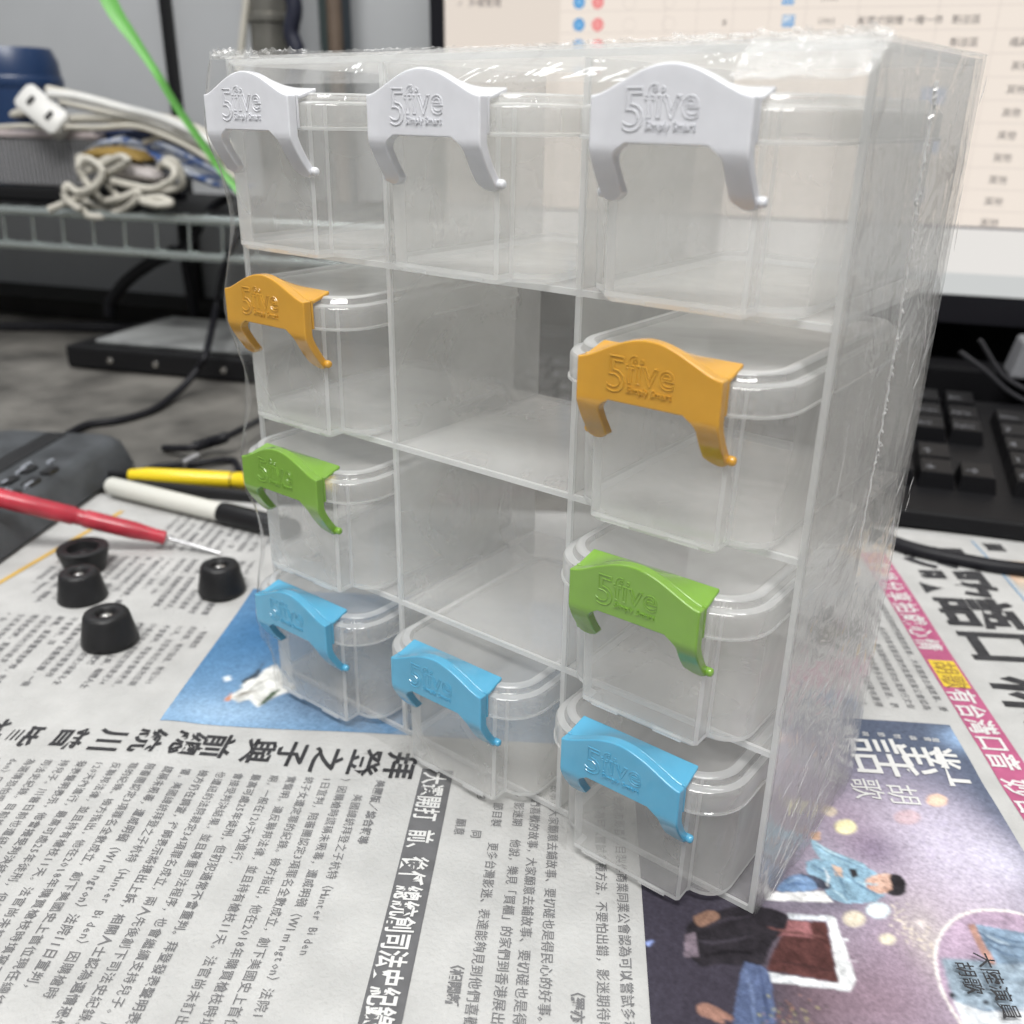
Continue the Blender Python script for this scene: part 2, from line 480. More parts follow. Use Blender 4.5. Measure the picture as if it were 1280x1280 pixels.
def make_box():
    r = thing('storage_box', 'clear lidded box', 'storage box', (0, 0, 0), 'small clear lidded boxes in the organizer')
    b = MB()
    o0, edge = body_outline(0); n = len(o0)
    rings = []
    for t, ins in ((0.0, 0.0018), (0.03, 0.0), (0.06, 0.0), (0.5, 0.0), (0.95, 0.0), (1.0, 0.0)):
        pts, _ = body_outline(t, ins); z = 0.0005+0.0635*t
        rings.append([(x, y, z) for x, y in pts])
    def mis(k, i):
        if k in (0, 1): return 1
        return 1 if edge[(i+1) % n] and not edge[i] else 0
    b.loft(rings, 0, cap1=False, mis=mis)
    for x in (-0.0215, 0.0075):                              # whiter slabs drawn as the slot highlights under the front panel
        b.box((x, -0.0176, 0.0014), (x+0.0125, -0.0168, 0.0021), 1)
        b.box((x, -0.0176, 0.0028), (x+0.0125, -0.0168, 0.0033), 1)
    b.build('body', [PP, PPLITEDGE], r)
    l = MB(); rings = []
    for ins, z in ((0.0007, 0.0530), (0, 0.0534), (0, 0.0541), (0.0006, 0.0544), (0.0005, 0.0622), (0.0012, 0.0634), (0.0040, 0.0640), (0.0046, 0.0644), (0.0050, 0.0664), (0.0060, 0.0672), (0.0085, 0.0672), (0.0095, 0.0664), (0.0100, 0.0656)):
        rings.append([(x, y, z) for x, y in round_rect(-0.0452+ins, 0.0452-ins, -0.0228+ins, 0.1120-ins, 0.021-ins*0.8, 10, 0.012-ins*0.5)])
    l.loft(rings, 0, cap0=False, mis=lambda k, i: 1 if k in (0, 1, 5, 8, 9) else 0)
    l.build('lid', [PPLID, PPLITEDGE], r, smooth=50)
    mb, let = latch_parts()
    la = bevel(mb.build('latch', latch_mats['white'], r, smooth=40), 0.0009, 3)
    le = let.build('lettering', latch_mats['white'], la, smooth=0)
    for o in (la, le): o.material_slots[0].link = 'OBJECT'
    return r
def copy_tree(o, parent=None):
    c = o.copy(); COL.objects.link(c); c.parent = parent
    for ch in list(o.children): copy_tree(ch, c)
    return c
proto = make_box()
cells = [(0, 3, 'white', 'clear lidded box with white latch in the top left cell, nearest the wire rack'),
         (1, 3, 'white', 'clear lidded box with white latch between the two other white latched boxes'),
         (2, 3, 'white', 'clear lidded box with white latch in the top right cell, before the monitor'),
         (0, 2, 'orange', 'clear lidded box with orange latch at the left side, below a white latch'),
         (2, 2, 'orange', 'clear lidded box with orange latch at the right side, right of an empty cell'),
         (0, 1, 'green', 'clear lidded box with green latch at the left side, beside the yellow pen'),
         (2, 1, 'green', 'clear lidded box with green latch at the right side, in shiny darker green'),
         (0, 0, 'blue', 'clear lidded box with blue latch standing before the blue sea photograph'),
         (1, 0, 'blue', 'clear lidded box with blue latch below the empty cells of the middle column'),
         (2, 0, 'blue', 'clear lidded box with blue latch in the bottom right corner, nearest the viewer')]
for i, (c, k, colour, lab) in enumerate(cells):
    o = proto if i == 0 else copy_tree(proto)
    jig = ((0, 0), (0, 0), (0.0005, 0), (-0.0006, 0.001), (0.0002, -0.0008), (0, 0.0005), (0.0004, -0.0005), (-0.0004, 0), (0.0006, 0), (0, -0.001))[i]
    z = (Z0+TS if k == 0 else k*CH+TS/2)+0.0003
    o.location = Vector((c*FW/3+0.0477+jig[0], jig[1], z))*S
    o['label'] = lab
    la = [x for x in o.children if x.name.startswith('latch')][0]
    la.material_slots[0].material = latch_mats[colour]
    for ch in la.children:
        ch.material_slots[0].link = 'OBJECT'; ch.material_slots[0].material = latch_mats[colour]

# ------------------------------------------------------------------ newspaper
NP = thing('newspaper', 'spread newspaper with Chinese text and colour photographs under the organizer', 'newspaper', (0.1, 0.1, 0.0))
PAPER = plain('newsprint', (0.445, 0.445, 0.437), 0.9, vary=0.085, scale=70, bump=0.35, bscale=700, spec=0.1)
BLACKINK = plain('black_ink', (0.045, 0.045, 0.048), 0.85, spec=0.1, vary=0.3, scale=300)
GREYINK = plain('grey_text_ink', (0.17, 0.17, 0.175), 0.85, spec=0.1)
BANNER = plain('banner_ink', (0.13, 0.13, 0.135), 0.85, spec=0.1, vary=0.12, scale=200)
PINK = plain('pink_ink', (0.40, 0.105, 0.20), 0.85, spec=0.1, vary=0.1, scale=200)
YELLOW = plain('yellow_ink', (0.68, 0.50, 0.06), 0.85, spec=0.1)
WHITEINK = plain('unprinted_white', (0.62, 0.62, 0.61), 0.9, spec=0.1)
GOLD = plain('ochre_ink', (0.55, 0.36, 0.10), 0.85, spec=0.1)
def page_grid(mb, p0, p1, q0, q1, step, lift, mi=0):
    n = max(1, round((p1-p0)/step)); m = max(1, round((q1-q0)/step))
    mb.sheet([[page(p0+(p1-p0)*i/n, q0+(q1-q0)*j/m, lift) for i in range(n+1)] for j in range(m+1)], mi)
mb = MB(); page_grid(mb, -0.262, 0.36, -0.262, 0.56, 0.008, 0.0)
pg = mb.build('page', PAPER, NP, smooth=60, fix=False)
so = pg.modifiers.new('thick', 'SOLIDIFY'); so.thickness = 0.0008*S; so.offset = -1

def write(mb, text, p, q, size, lift=0.0004, fat=0.0, res=1, ang=0.0, mi=0, sx=1.0, spacing=1.0):
    vs, fs = glyphs(text, 1.0, fat=fat, res=res, spacing=spacing)
    c, s_ = math.cos(ang), math.sin(ang)
    out = []
    for v in vs:
        x, y = v.x*size*sx, v.y*size
        out.append(page(p+x*c-y*s_, q+x*s_+y*c, lift))
    mb.add(out, fs, mi)

# vertical headline
mb = MB()
for ch, (u, v) in zip('拜登之子與前總統川普皆被', ((500, 958), (455, 954), (408, 950), (364, 942), (323, 938), (270, 932), (234, 930), (185, 928), (136, 928), (87, 924), (30, 919), (-14, 912))):
    p, q = pagecoord(u, v)
    write(mb, ch, p-0.0108, q-0.0062, 0.0172, fat=0.022, res=3, sx=1.25)
mb.build('headline', BLACKINK, NP, smooth=0, fix=False)

BODY = ('美國總統拜登之子杭特（Hunter Biden）因購槍時謊稱未吸毒，遭威明頓（Wilmington）法院11日宣判，陪審團認定3項罪名全數成立，創下美國史上首位現任總統子女遭定罪的紀錄。'
        '檢方指出，他在2018年購買槍枝時填寫不實聲明，違反聯邦法律，並且持有槍枝11天。法官尚未訂出量刑日期，一般在120天內進行，最高可處25年徒刑，但初犯通常不會重判。'
        '拜登發表聲明表示，他會接受判決結果，並且尊重司法程序，也會繼續支持兒子。川普日前也遭紐約法院裁定34項罪名成立，兩人先後創下司法史紀錄。'
        '目前檢方仍在調查，律師表示將提出上訴，相關人士認為選情恐怕受到影響。')
BODY2 = ('他說，樂見「買櫃」的家們到香港展出更多台灣影迷、表達能夠見到他們喜歡的故事，大家願意去鋪故事、要切磋也是得民心的好事。'
         '台北市影音節目製作商業同業公會認為可以嘗試多種方法，不要怕出錯，影迷期待明星到台灣進行文化交流。')
def flow(mb, src, k, p0, p1, q, size, pitch, fat=0.01, lift=0.0004, gaps=True):
    n = int((p1-p0)/pitch)
    s = ''.join(src[(k+i) % len(src)] for i in range(n))
    vs, fs = [], []
    p = p0
    for ch in s:
        if ch == '　': p += pitch; continue
        narrow = ord(ch) < 256
        write(mb, ch, p, q, size, lift, fat=fat)
        p += pitch*(0.55 if narrow else 1.0)
        if p > p1: break
    return k+n
# article left of the banner: lines step down the page, away from the banner
mb = MB(); k = 0; rnd = random.Random(3)
q = 0.0765
row = 0
while q > -0.22:
    p0 = 0.0945
    p1 = 0.26 if row > 1 else 0.235
    if row == 0: flow(mb, '美國版／綜合報導　', 0, p0, 0.142, q, 0.0052, 0.0055, fat=0.02)
    else:
        cut = rnd.random()
        k = flow(mb, BODY, k, p0+(0.011 if row == 1 else 0), p1 if cut > 0.13 else p0+(p1-p0)*rnd.uniform(0.45, 0.9), q, 0.0053, 0.0055, fat=0.0 if cut < 0.75 else 0.006)
    q -= 0.0090; row += 1
mb.build('article_text', GREYINK, NP, smooth=0, fix=False)
# banner with reversed lettering
mb = MB(); page_grid(mb, 0.0835, 0.33, 0.0975, 0.1135, 0.012, 0.0003)
mb.build('banner', BANNER, NP, smooth=0, fix=False)
mb = MB(); p = 0.0865
for ch in '大選開打　前、後任總統創司法史紀錄':
    if ch == '　': p += 0.006; continue
    write(mb, ch, p, 0.0998, 0.0128, 0.0006, fat=0.02, res=2, sx=0.68); p += 0.0087
mb.build('banner_lettering', WHITEINK, NP, smooth=0, fix=False)
# the article in front of the boxes
mb = MB(); k = 0
for q, p0, p1, k0 in ((0.1225, 0.118, 0.130, 40), (0.1305, 0.098, 0.105, 50), (0.1305, 0.125, 0.132, 70), (0.139, 0.105, 0.127, 64), (0.139, 0.1325, 0.31, 17), (0.149, 0.098, 0.124, 90), (0.149, 0.1295, 0.33, 0), (0.157, 0.095, 0.33, 30), (0.166, 0.09, 0.33, 35), (0.188, 0.09, 0.33, 72), (0.197, 0.09, 0.33, 58)):
    flow(mb, BODY2, k0, p0, p1, q-0.0028, 0.0055, 0.0057, fat=0.004)
flow(mb, '（相關新聞', 0, 0.198, 0.2255, 0.1285, 0.0057, 0.0056, fat=0.022); flow(mb, '（羅亦文', 0, 0.206, 0.228, 0.1755, 0.0057, 0.0056, fat=0.022)
mb.build('article_text', GREYINK, NP, smooth=0, fix=False)
# small text at the far left, in three columns
mb = MB(); k = 30
q = -0.066
while q > -0.215:
    for p0, p1 in ((-0.228, -0.150), (-0.142, -0.060), (-0.048, 0.034)):
        if q > -0.155 or p0 > -0.2:
            kk = rnd.random()
            k = flow(mb, BODY, k, p0, p1 if kk > 0.2 else p0+(p1-p0)*rnd.uniform(0.3, 0.9), q, 0.0052, 0.0056, fat=0.0 if kk < 0.8 else 0.015)
    q -= 0.0088
mb.build('article_text', GREYINK, NP, smooth=0, fix=False)
mb = MB()
a, b = pagecoord(112, 662), pagecoord(-30, 748)
dp, dq = a[0]-b[0], a[1]-b[1]; L_ = math.hypot(dp, dq); nx, ny = -dq/L_*0.0022, dp/L_*0.0022
rows = []
for i in range(13):
    t = -0.25+1.6*i/12; cp, cq = b[0]+dp*t, b[1]+dq*t
    rows.append([page(cp-nx, cq-ny, 0.0004), page(cp+nx, cq+ny, 0.0004)])
mb.sheet(rows); mb.build('ochre_rule', GOLD, NP, smooth=0, fix=False)

# pictures: a grid of ink colours computed from soft blobs
def picture(name, p0, p1, q0, q1, step, base, blobs, lift=0.0003, grain=0.06):
    mb = MB(); page_grid(mb, p0, p1, q0, q1, step, lift)
    mb.c = []
    n = max(1, round((p1-p0)/step)); m = max(1, round((q1-q0)/step))
    for j in range(m+1):
        for i in range(n+1):
            p, q = p0+(p1-p0)*i/n, q0+(q1-q0)*j/m
            c = Vector(base(p, q)[:3])
            for (bp, bq, rp, rq, col, w) in blobs:
                d = ((p-bp)/rp)**2+((q-bq)/rq)**2
                f = w*math.exp(-d); c = c*(1-f)+Vector(col[:3])*f
            g = 1+grain*noise.noise(Vector((p*160, q*160, 3)))*2
            mb.c.append((c.x*g, c.y*g, c.z*g, 1))
    return mb.build(name, INK, NP, smooth=0, fix=False)
def lerp(a, b, t):
    t = max(0, min(1, t)); return tuple(x+(y-x)*t for x, y in zip(a, b))
# sea photograph
def rounded(pts, n=1):
    for _ in range(n):
        out = []
        for a, b in zip(pts, pts[1:]+pts[:1]):
            out += [(a[0]*.75+b[0]*.25, a[1]*.75+b[1]*.25), (a[0]*.25+b[0]*.75, a[1]*.25+b[1]*.75)]
        pts = out
    return pts
import numpy as np
def raster(name, p0, p1, q0, q1, step, base, blobs, shapes, lift=0.0003, grain=0.07, seed=1):
    """one printed photograph: shapes drawn into a fine grid of ink colours, slightly bled into one another."""
    n = round((p1-p0)/step); m = round((q1-q0)/step)
    P = p0+(p1-p0)*np.arange(n+1)/n; Q = q0+(q1-q0)*np.arange(m+1)/m
    QQ, PP_ = np.meshgrid(Q, P, indexing='ij'); img = np.zeros(QQ.shape+(3,))
    for jj in range(m+1):
        for ii in range(n+1): img[jj, ii] = base(P[ii], Q[jj])[:3]
    for (bp, bq, rp_, rq, col, w) in blobs:
        f = (w*np.exp(-((PP_-bp)/rp_)**2-((QQ-bq)/rq)**2))[..., None]; img = img*(1-f)+np.array(col[:3])*f
    rng = np.random.default_rng(seed)
    def soft(a, k):
        for _ in range(k):
            for ax in (0, 1):
                pd = np.concatenate([np.take(a, [0], ax), a, np.take(a, [-1], ax)], ax)
                a = 0.25*np.take(pd, range(0, a.shape[ax]), ax)+0.5*np.take(pd, range(1, a.shape[ax]+1), ax)+0.25*np.take(pd, range(2, a.shape[ax]+2), ax)
        return a
    mott = soft(rng.normal(0, 1, QQ.shape+(1,)), 8)[..., 0]; mott /= mott.std()
    for pts, col, bleed, shade in shapes:
        pq = [pagecoord(u, v) for u, v in pts]; ins = np.zeros(QQ.shape, bool)
        for (ap, aq), (cp, cq) in zip(pq, pq[1:]+pq[:1]):
            if aq == cq: continue
            ins ^= ((aq > QQ) != (cq > QQ)) & (PP_ < (cp-ap)*(QQ-aq)/(cq-aq)+ap)
        a = soft(ins.astype(float)[..., None], bleed)
        c = np.array(srgb(*col)[:3])*(1+shade*mott[..., None])
        img = img*(1-a)+c*a
    img = img*(1+0.03*mott[..., None]+grain*soft(rng.normal(0, 1, QQ.shape+(1,)), 1)*2)
    mb = MB(); mb.sheet([[page(p, q, lift) for p in P] for q in Q]); mb.c = [(*c, 1) for c in np.clip(img, 0.005, 0.9).reshape(-1, 3)]
    return mb.build(name, INK, NP, smooth=0, fix=False)
def oval(u, v, ru, rv, n=20): return [(u+ru*math.cos(2*math.pi*k/n), v+rv*math.sin(2*math.pi*k/n)) for k in range(n)]
def stroke(pts, w):
    top, bot = [], []
    for i, (u, v) in enumerate(pts):
        a, b = pts[max(0, i-1)], pts[min(len(pts)-1, i+1)]; L = math.hypot(b[0]-a[0], b[1]-a[1]) or 1
        nx, ny = -(b[1]-a[1])/L*w, (b[0]-a[0])/L*w; f = math.sin(math.pi*(i+0.35)/(len(pts)-0.3))
        top.append((u+nx*f, v+ny*f)); bot.append((u-nx*f, v-ny*f))
    return top+bot[::-1]
raster('sea_photograph', -0.100, 0.0565, -0.051, 0.20, 0.0010,
       lambda p, q: lerp(srgb(56, 106, 148), srgb(128, 160, 190), 0.5+0.5*math.sin(p*40+q*25)*0.35+p*4),
       [(0.03, 0.05, 0.02, 0.05, srgb(70, 78, 96), 0.7), (-0.05, -0.02, 0.03, 0.03, srgb(50, 98, 142), 0.6), (0.045, -0.02, 0.012, 0.03, srgb(150, 178, 205), 0.8)],
       [([(278, 876), (300, 862), (318, 850), (330, 838), (345, 830), (360, 850), (372, 862), (350, 868), (338, 874), (322, 884), (312, 874), (298, 878), (286, 872)], (208, 208, 204), 1, 0.12),
        ([(322, 882), (338, 866), (352, 860), (345, 868), (330, 880)], (52, 72, 50), 1, 0.1), ([(300, 852), (318, 842), (332, 826), (336, 818), (322, 846), (308, 858)], (60, 70, 80), 1, 0.1),
        ([(279, 876), (290, 866), (288, 876)], (190, 128, 92), 1, 0.0), ([(300, 858), (312, 850), (320, 848), (312, 858)], (226, 226, 222), 1, 0.0), ([(279, 848), (287, 845), (290, 850), (282, 853)], (210, 218, 224), 1, 0.0),
        (stroke([(292, 872), (306, 866), (320, 864)], 1.2), (120, 112, 100), 1, 0.0), (stroke([(310, 864), (324, 854), (338, 848)], 1.0), (140, 140, 136), 1, 0.0)], seed=2, grain=0.05)
# advertisement
A0, A1, Q0, Q1 = 0.0195, 0.335, 0.2045, 0.3805
P_ = pagecoord
def ad_base(p, q):
    t = (q-Q0)/(Q1-Q0)
    c = lerp(srgb(78, 77, 88), srgb(168, 158, 174), (t-0.15)/0.4)
    c = lerp(c, srgb(90, 98, 118), (t-0.78)/0.2)
    return lerp(srgb(84, 92, 110), c, (p-0.045)/0.05)
bl = []
for (u, v, ru, rv, col, w) in ((1200, 1130, 0.03, 0.03, (190, 178, 190), 0.7), (1190, 1060, 0.03, 0.02, (200, 195, 214), 0.75), (1240, 1085, 0.03, 0.02, (196, 188, 204), 0.6), (1090, 1060, 0.012, 0.012, (112, 100, 124), 0.7),
                               (1130, 1180, 0.03, 0.02, (150, 130, 150), 0.6), (1010, 1250, 0.03, 0.02, (104, 82, 84), 0.7), (1100, 1255, 0.03, 0.03, (132, 108, 120), 0.7), (860, 1200, 0.06, 0.03, (58, 55, 66), 0.95), (830, 1160, 0.05, 0.025, (58, 55, 66), 0.9), (900, 1260, 0.06, 0.03, (56, 52, 62), 0.95),
                               (1205, 925, 0.01, 0.012, (150, 178, 212), 0.9), (1160, 1170, 0.02, 0.01, (196, 190, 180), 0.5), (1060, 1030, 0.02, 0.012, (150, 132, 150), 0.5), (1250, 1075, 0.014, 0.012, (206, 204, 220), 0.6), (1040, 1120, 0.01, 0.02, (80, 80, 95), 0.7)):
    p, q = P_(u, v); bl.append((p, q, ru, rv, srgb(*col), w))
shapes = []
for (u, v, ru, rv, col) in ((1171, 1001, 13, 8, (222, 188, 168)), (1057, 1034, 14, 9, (226, 218, 176)), (1038, 1015, 8, 6, (200, 186, 170)), (1098, 1136, 15, 10, (212, 224, 230)), (1068, 1147, 14, 10, (206, 196, 178)), (1110, 1172, 10, 7, (214, 206, 186)), (1152, 1152, 7, 5, (206, 196, 196)), (1134, 1022, 17, 9, (190, 168, 176))):
    shapes.append((oval(u, v, ru, rv), col, 2, 0.0)); shapes.append((oval(u, v+1, ru*0.7, rv*0.65), tuple(min(255, c+12) for c in col), 4, 0.0))
for pts, col, lf in (
    ([(962, 1116), (1030, 1113), (1042, 1127), (955, 1126)], (214, 214, 214), .0006),
    ([(985, 1142), (1041, 1144), (1046, 1150), (985, 1149)], (206, 210, 216), .0008),
    ([(1034, 1145), (1044, 1145), (1070, 1222), (1064, 1238), (1048, 1231)], (222, 224, 226), .0010),
    ([(958, 1216), (1050, 1229), (1064, 1239), (952, 1227)], (216, 219, 222), .0008),
    ([(986, 1151), (1033, 1152), (1048, 1228), (958, 1213), (964, 1195)], (82, 52, 50), .0006),
    ([(984, 1151), (1012, 1152), (1016, 1172), (978, 1170), (956, 1172), (956, 1168)], (142, 96, 98), .0008),
    ([(852, 1160), (878, 1146), (930, 1130), (984, 1140), (986, 1158), (962, 1182), (954, 1212), (905, 1204), (868, 1212)], (40, 37, 42), .0006),
    ([(864, 1150), (872, 1144), (888, 1138), (898, 1142), (900, 1149), (888, 1156), (874, 1161)], (126, 98, 84), .0009),
    ([(856, 1170), (868, 1166), (874, 1196), (855, 1198)], (120, 108, 118), .0009),
    ([(806, 1180), (818, 1176), (810, 1186)], (130, 146, 196), .0008),
    ([(928, 1202), (944, 1206), (960, 1211), (966, 1240), (972, 1292), (914, 1292), (920, 1250)], (80, 92, 122), .0009),
    ([(870, 1256), (882, 1254), (893, 1258), (904, 1264), (918, 1273), (916, 1277), (902, 1274), (908, 1281), (898, 1279), (886, 1273), (872, 1268)], (140, 106, 94), .0010),
    ([(1013, 1046), (1030, 1060), (1068, 1074), (1084, 1080), (1088, 1096), (1062, 1090), (1030, 1080), (1014, 1058)], (146, 178, 196), .0008),
    ([(1008, 1072), (1050, 1078), (1086, 1083), (1104, 1096), (1107, 1124), (1062, 1129), (1036, 1122), (1030, 1106), (1008, 1094)], (134, 166, 186), .0007),
    ([(1000, 1092), (1018, 1094), (1040, 1106), (1036, 1112), (1012, 1106)], (70, 74, 88), .0009),
    ([(968, 1112), (984, 1096), (1004, 1092), (1020, 1102), (1022, 1113), (978, 1116)], (112, 138, 172), .0010),
    ([(1040, 1080), (1052, 1084), (1054, 1096), (1044, 1094)], (196, 168, 150), .0011),
    ([(1061, 1085), (1071, 1085), (1074, 1094), (1065, 1097)], (50, 48, 52), .0011),
    ([(1013, 1041), (1025, 1040), (1026, 1050), (1014, 1050)], (206, 172, 150), .0009),
    ([(1080, 1099), (1094, 1092), (1112, 1091), (1121, 1098), (1119, 1112), (1098, 1116), (1084, 1111)], (202, 168, 152), .0010),
    ([(1110, 1092), (1124, 1091), (1133, 1101), (1133, 1116), (1120, 1119), (1106, 1114), (1117, 1108)], (44, 42, 46), .0012),
    ([(1103, 1098), (1104, 1098), (1104, 1102), (1103, 1102)], (60, 44, 40), .0013),
    ([(1106, 1105), (1107, 1105), (1107, 1110), (1106, 1110)], (60, 44, 40), .0013),
):
    hard = max(col)-min(col) < 9 and min(col) > 200 or col[0] in (82, 142) or len(pts) < 6
    shapes.append((pts if hard else rounded(pts), col, 1, 0.10))
for pts, w, col in (([(1020, 1056), (1040, 1068), (1060, 1076), (1078, 1084)], 1.0, (104, 134, 156)), ([(1018, 1052), (1034, 1063), (1052, 1071)], 1.2, (176, 202, 214)), ([(1040, 1084), (1050, 1096), (1056, 1110), (1058, 1126)], 1.0, (92, 120, 142)),
                    ([(1062, 1096), (1076, 1106), (1092, 1114), (1102, 1120)], 1.0, (98, 128, 152)), ([(1070, 1100), (1084, 1104), (1098, 1104)], 1.3, (166, 194, 208)), ([(1014, 1080), (1028, 1088), (1040, 1090)], 1.0, (98, 126, 150)),
                    ([(1042, 1112), (1052, 1118), (1060, 1126)], 1.2, (170, 196, 208)), ([(978, 1110), (992, 1104), (1010, 1106)], 1.0, (86, 110, 146)), ([(984, 1104), (996, 1098), (1010, 1100)], 1.2, (140, 164, 192)),
                    ([(1090, 1098), (1092, 1105), (1090, 1111)], 0.8, (172, 128, 112)), ([(1084, 1104), (1087, 1106), (1085, 1109)], 0.9, (160, 100, 92)), ([(1098, 1114), (1108, 1111), (1116, 1108)], 1.0, (168, 130, 114)), ([(1094, 1094), (1106, 1092), (1114, 1092)], 0.9, (222, 190, 172)),
                    ([(1030, 1084), (1036, 1096), (1034, 1108)], 1.2, (214, 218, 220)), ([(870, 1176), (890, 1180), (916, 1176), (944, 1170)], 1.6, (62, 58, 66)), ([(884, 1158), (908, 1150), (940, 1146)], 1.4, (58, 54, 62)), ([(880, 1196), (910, 1190), (940, 1192)], 1.6, (24, 22, 26)),
                    ([(930, 1212), (940, 1240), (944, 1285)], 2.0, (104, 118, 150)), ([(950, 1214), (956, 1245), (962, 1285)], 1.8, (58, 68, 96)), ([(960, 1160), (990, 1166), (1030, 1170)], 1.5, (104, 70, 68)), ([(964, 1200), (1000, 1206), (1044, 1214)], 1.5, (62, 40, 40)),
                    ([(1052, 1172), (1060, 1174)], 1.6, (220, 222, 226)), ([(1050, 1196), (1066, 1200), (1078, 1202)], 0.8, (200, 190, 200))):
    shapes.append((stroke(pts, w*1.25), col, 1, 0.0))
for _ in range(110):
    t = random.random(); shapes.append((oval(1118+60*t+random.gauss(0, 6), 1140+58*t+random.gauss(0, 8), random.uniform(.8, 1.9), random.uniform(.7, 1.5), 6), (222, 212, 196), 1, 0.0))
for _ in range(110):
    shapes.append((oval(random.gauss(985, 20), random.gauss(1268, 14), random.uniform(.7, 1.7), random.uniform(.7, 1.4), 6), random.choice(((176, 170, 120), (60, 70, 58), (150, 110, 96))), 1, 0.0))
# the round inset with the denim shoulder
ctr = (0.197, 0.3535); cr = 0.0445
def inset_edge(r):
    out = []
    for k in range(64):
        w = PR*(ctr[0]+r*math.cos(2*math.pi*k/64))+PU*(ctr[1]+r*math.sin(2*math.pi*k/64)*0.82)
        d = Vector((w.x, w.y, 0.0026))-CAM; out.append((640+FPX*d.dot(RT)/d.dot(FWD), 640+FPX*d.dot(DN)/d.dot(FWD)))
    return out
shapes += [(inset_edge(cr), (230, 226, 222), 1, 0.0), (inset_edge(cr-0.0013), (174, 154, 174), 1, 0.06),
    ([(1177, 1196), (1192, 1196), (1240, 1200), (1330, 1206), (1330, 1262), (1236, 1264), (1210, 1262), (1191, 1248)], (148, 164, 178), 2, 0.10),
    ([(1192, 1250), (1240, 1263), (1330, 1258), (1330, 1330), (1222, 1330)], (206, 210, 214), 1, 0.03),
    ([(1217, 1153), (1290, 1168), (1330, 1176), (1330, 1206), (1246, 1204), (1232, 1185)], (124, 144, 164), 1, 0.14),
    ([(1211, 1155), (1218, 1153), (1234, 1184), (1245, 1202), (1240, 1206), (1226, 1190)], (178, 140, 128), 1, 0.08)]
for l, c in (([(1222, 1162), (1236, 1173), (1250, 1180), (1286, 1186)], (84, 102, 124)), ([(1228, 1172), (1240, 1182), (1254, 1191), (1280, 1198)], (90, 108, 130)), ([(1240, 1166), (1254, 1172), (1268, 1177), (1290, 1178)], (96, 116, 138)), ([(1234, 1168), (1248, 1176), (1262, 1180)], (164, 180, 194)), ([(1200, 1252), (1230, 1262), (1280, 1262)], (120, 140, 160)), ([(1210, 1214), (1240, 1222), (1290, 1226)], (132, 150, 166))):
    shapes.append((stroke(l, 1.6), c, 1, 0.0))
for u, v in ((1190, 1243), (1232, 1252)): shapes.append((oval(u, v, 4, 3.4, 14), (38, 38, 42), 1, 0.0))
raster('advertisement', A0, 0.26, Q0, Q1, 0.00064, ad_base, bl, shapes, grain=0.06, seed=4)
picture('advertisement', 0.26, A1, Q0, Q1, 0.006, ad_base, bl, grain=0.1)
# lettering of the advertisement
mb = MB()
def vertical(mb, text, px, size, lift, fat, mi=0, ang=0.0):
    for ch, (u, v) in zip(text, px):
        p, q = P_(u, v); write(mb, ch, p-size*0.5, q-size*0.36, size, lift, fat=fat, res=2, mi=mi, ang=ang)
vertical(mb, '對話', ((1163, 958), (1100, 948)), 0.034, 0.0008, 0.004)
vertical(mb, '胡歌', ((1128, 995), (1083, 988)), 0.0165, 0.0008, 0.0)
for i, (u, v) in enumerate(((1062, 919), (1082, 920), (1102, 921), (1122, 923), (1142, 925), (1160, 926), (1170, 927))):
    p, q = P_(u, v); write(mb, '電視節對談會'[i % 6], p-0.002, q-0.002, 0.0042, 0.0008)
mb.build('advertisement_lettering', WHITEINK, NP, smooth=0, fix=False)
mb = MB()
for txt, (u, v) in (('大陸演員', (1222, 1196)), ('胡歌', (1198, 1207))):
    p, q = P_(u, v); write(mb, txt, p, q-0.002, 0.0078, 0.0034, fat=0.01, mi=0)
mb.build('inset_lettering', BLACKINK, NP, smooth=0, fix=False)
# pink strip and the big headline at the right
mb = MB(); page_grid(mb, -0.205, 0.36, 0.3895, 0.4085, 0.012, 0.0003); mb.build('pink_strip', PINK, NP, smooth=0, fix=False)
mb = MB()
p = -0.186
for ch in '對談分享拍戲心情':
    write(mb, ch, p, 0.3918, 0.0165, 0.0006, fat=0.012, res=2, sx=0.86); p += 0.0158
mb.build('strip_lettering', WHITEINK, NP, smooth=0, fix=False); mb = MB()
p = -0.018
for ch in '有台灣口音　妙答　我是台灣女婿':
    if ch == '　': p += 0.006; continue
    write(mb, ch, p, 0.3918, 0.0168, 0.0006, fat=0.015, res=2, sx=0.88); p += 0.0150
mb.build('strip_lettering', WHITEINK, NP, smooth=0, fix=False)
mb = MB(); page_grid(mb, -0.050, -0.020, 0.3912, 0.4068, 0.012, 0.0005); mb.build('yellow_patch', YELLOW, NP, smooth=0, fix=False)
mb = MB(); write(mb, '胡歌', -0.0485, 0.3935, 0.0150, 0.0008, fat=0.0, res=2); mb.build('patch_lettering', plain('dull_ink', srgb(150, 120, 60), .9), NP, smooth=0, fix=False)
mb = MB()
for ch, p in (('影', -0.221), ('歌', -0.178), ('語', -0.135), ('口', -0.092), ('林', -0.036), ('山', 0.008), ('再', 0.052)):
    write(mb, ch, p, 0.4255, 0.0535, 0.0005, fat=0.03, res=3, sx=0.79)
mb.build('headline', BLACKINK, NP, smooth=0, fix=False)
mb = MB(); k = 20
for q in (0.3805, 0.3715, 0.3625, 0.3535, 0.3445, 0.3355, 0.3265, 0.3175):
    k = flow(mb, BODY2, k, -0.150, 0.012, q, 0.0052, 0.0056, fat=0.0)
mb.build('article_text', GREYINK, NP, smooth=0, fix=False)
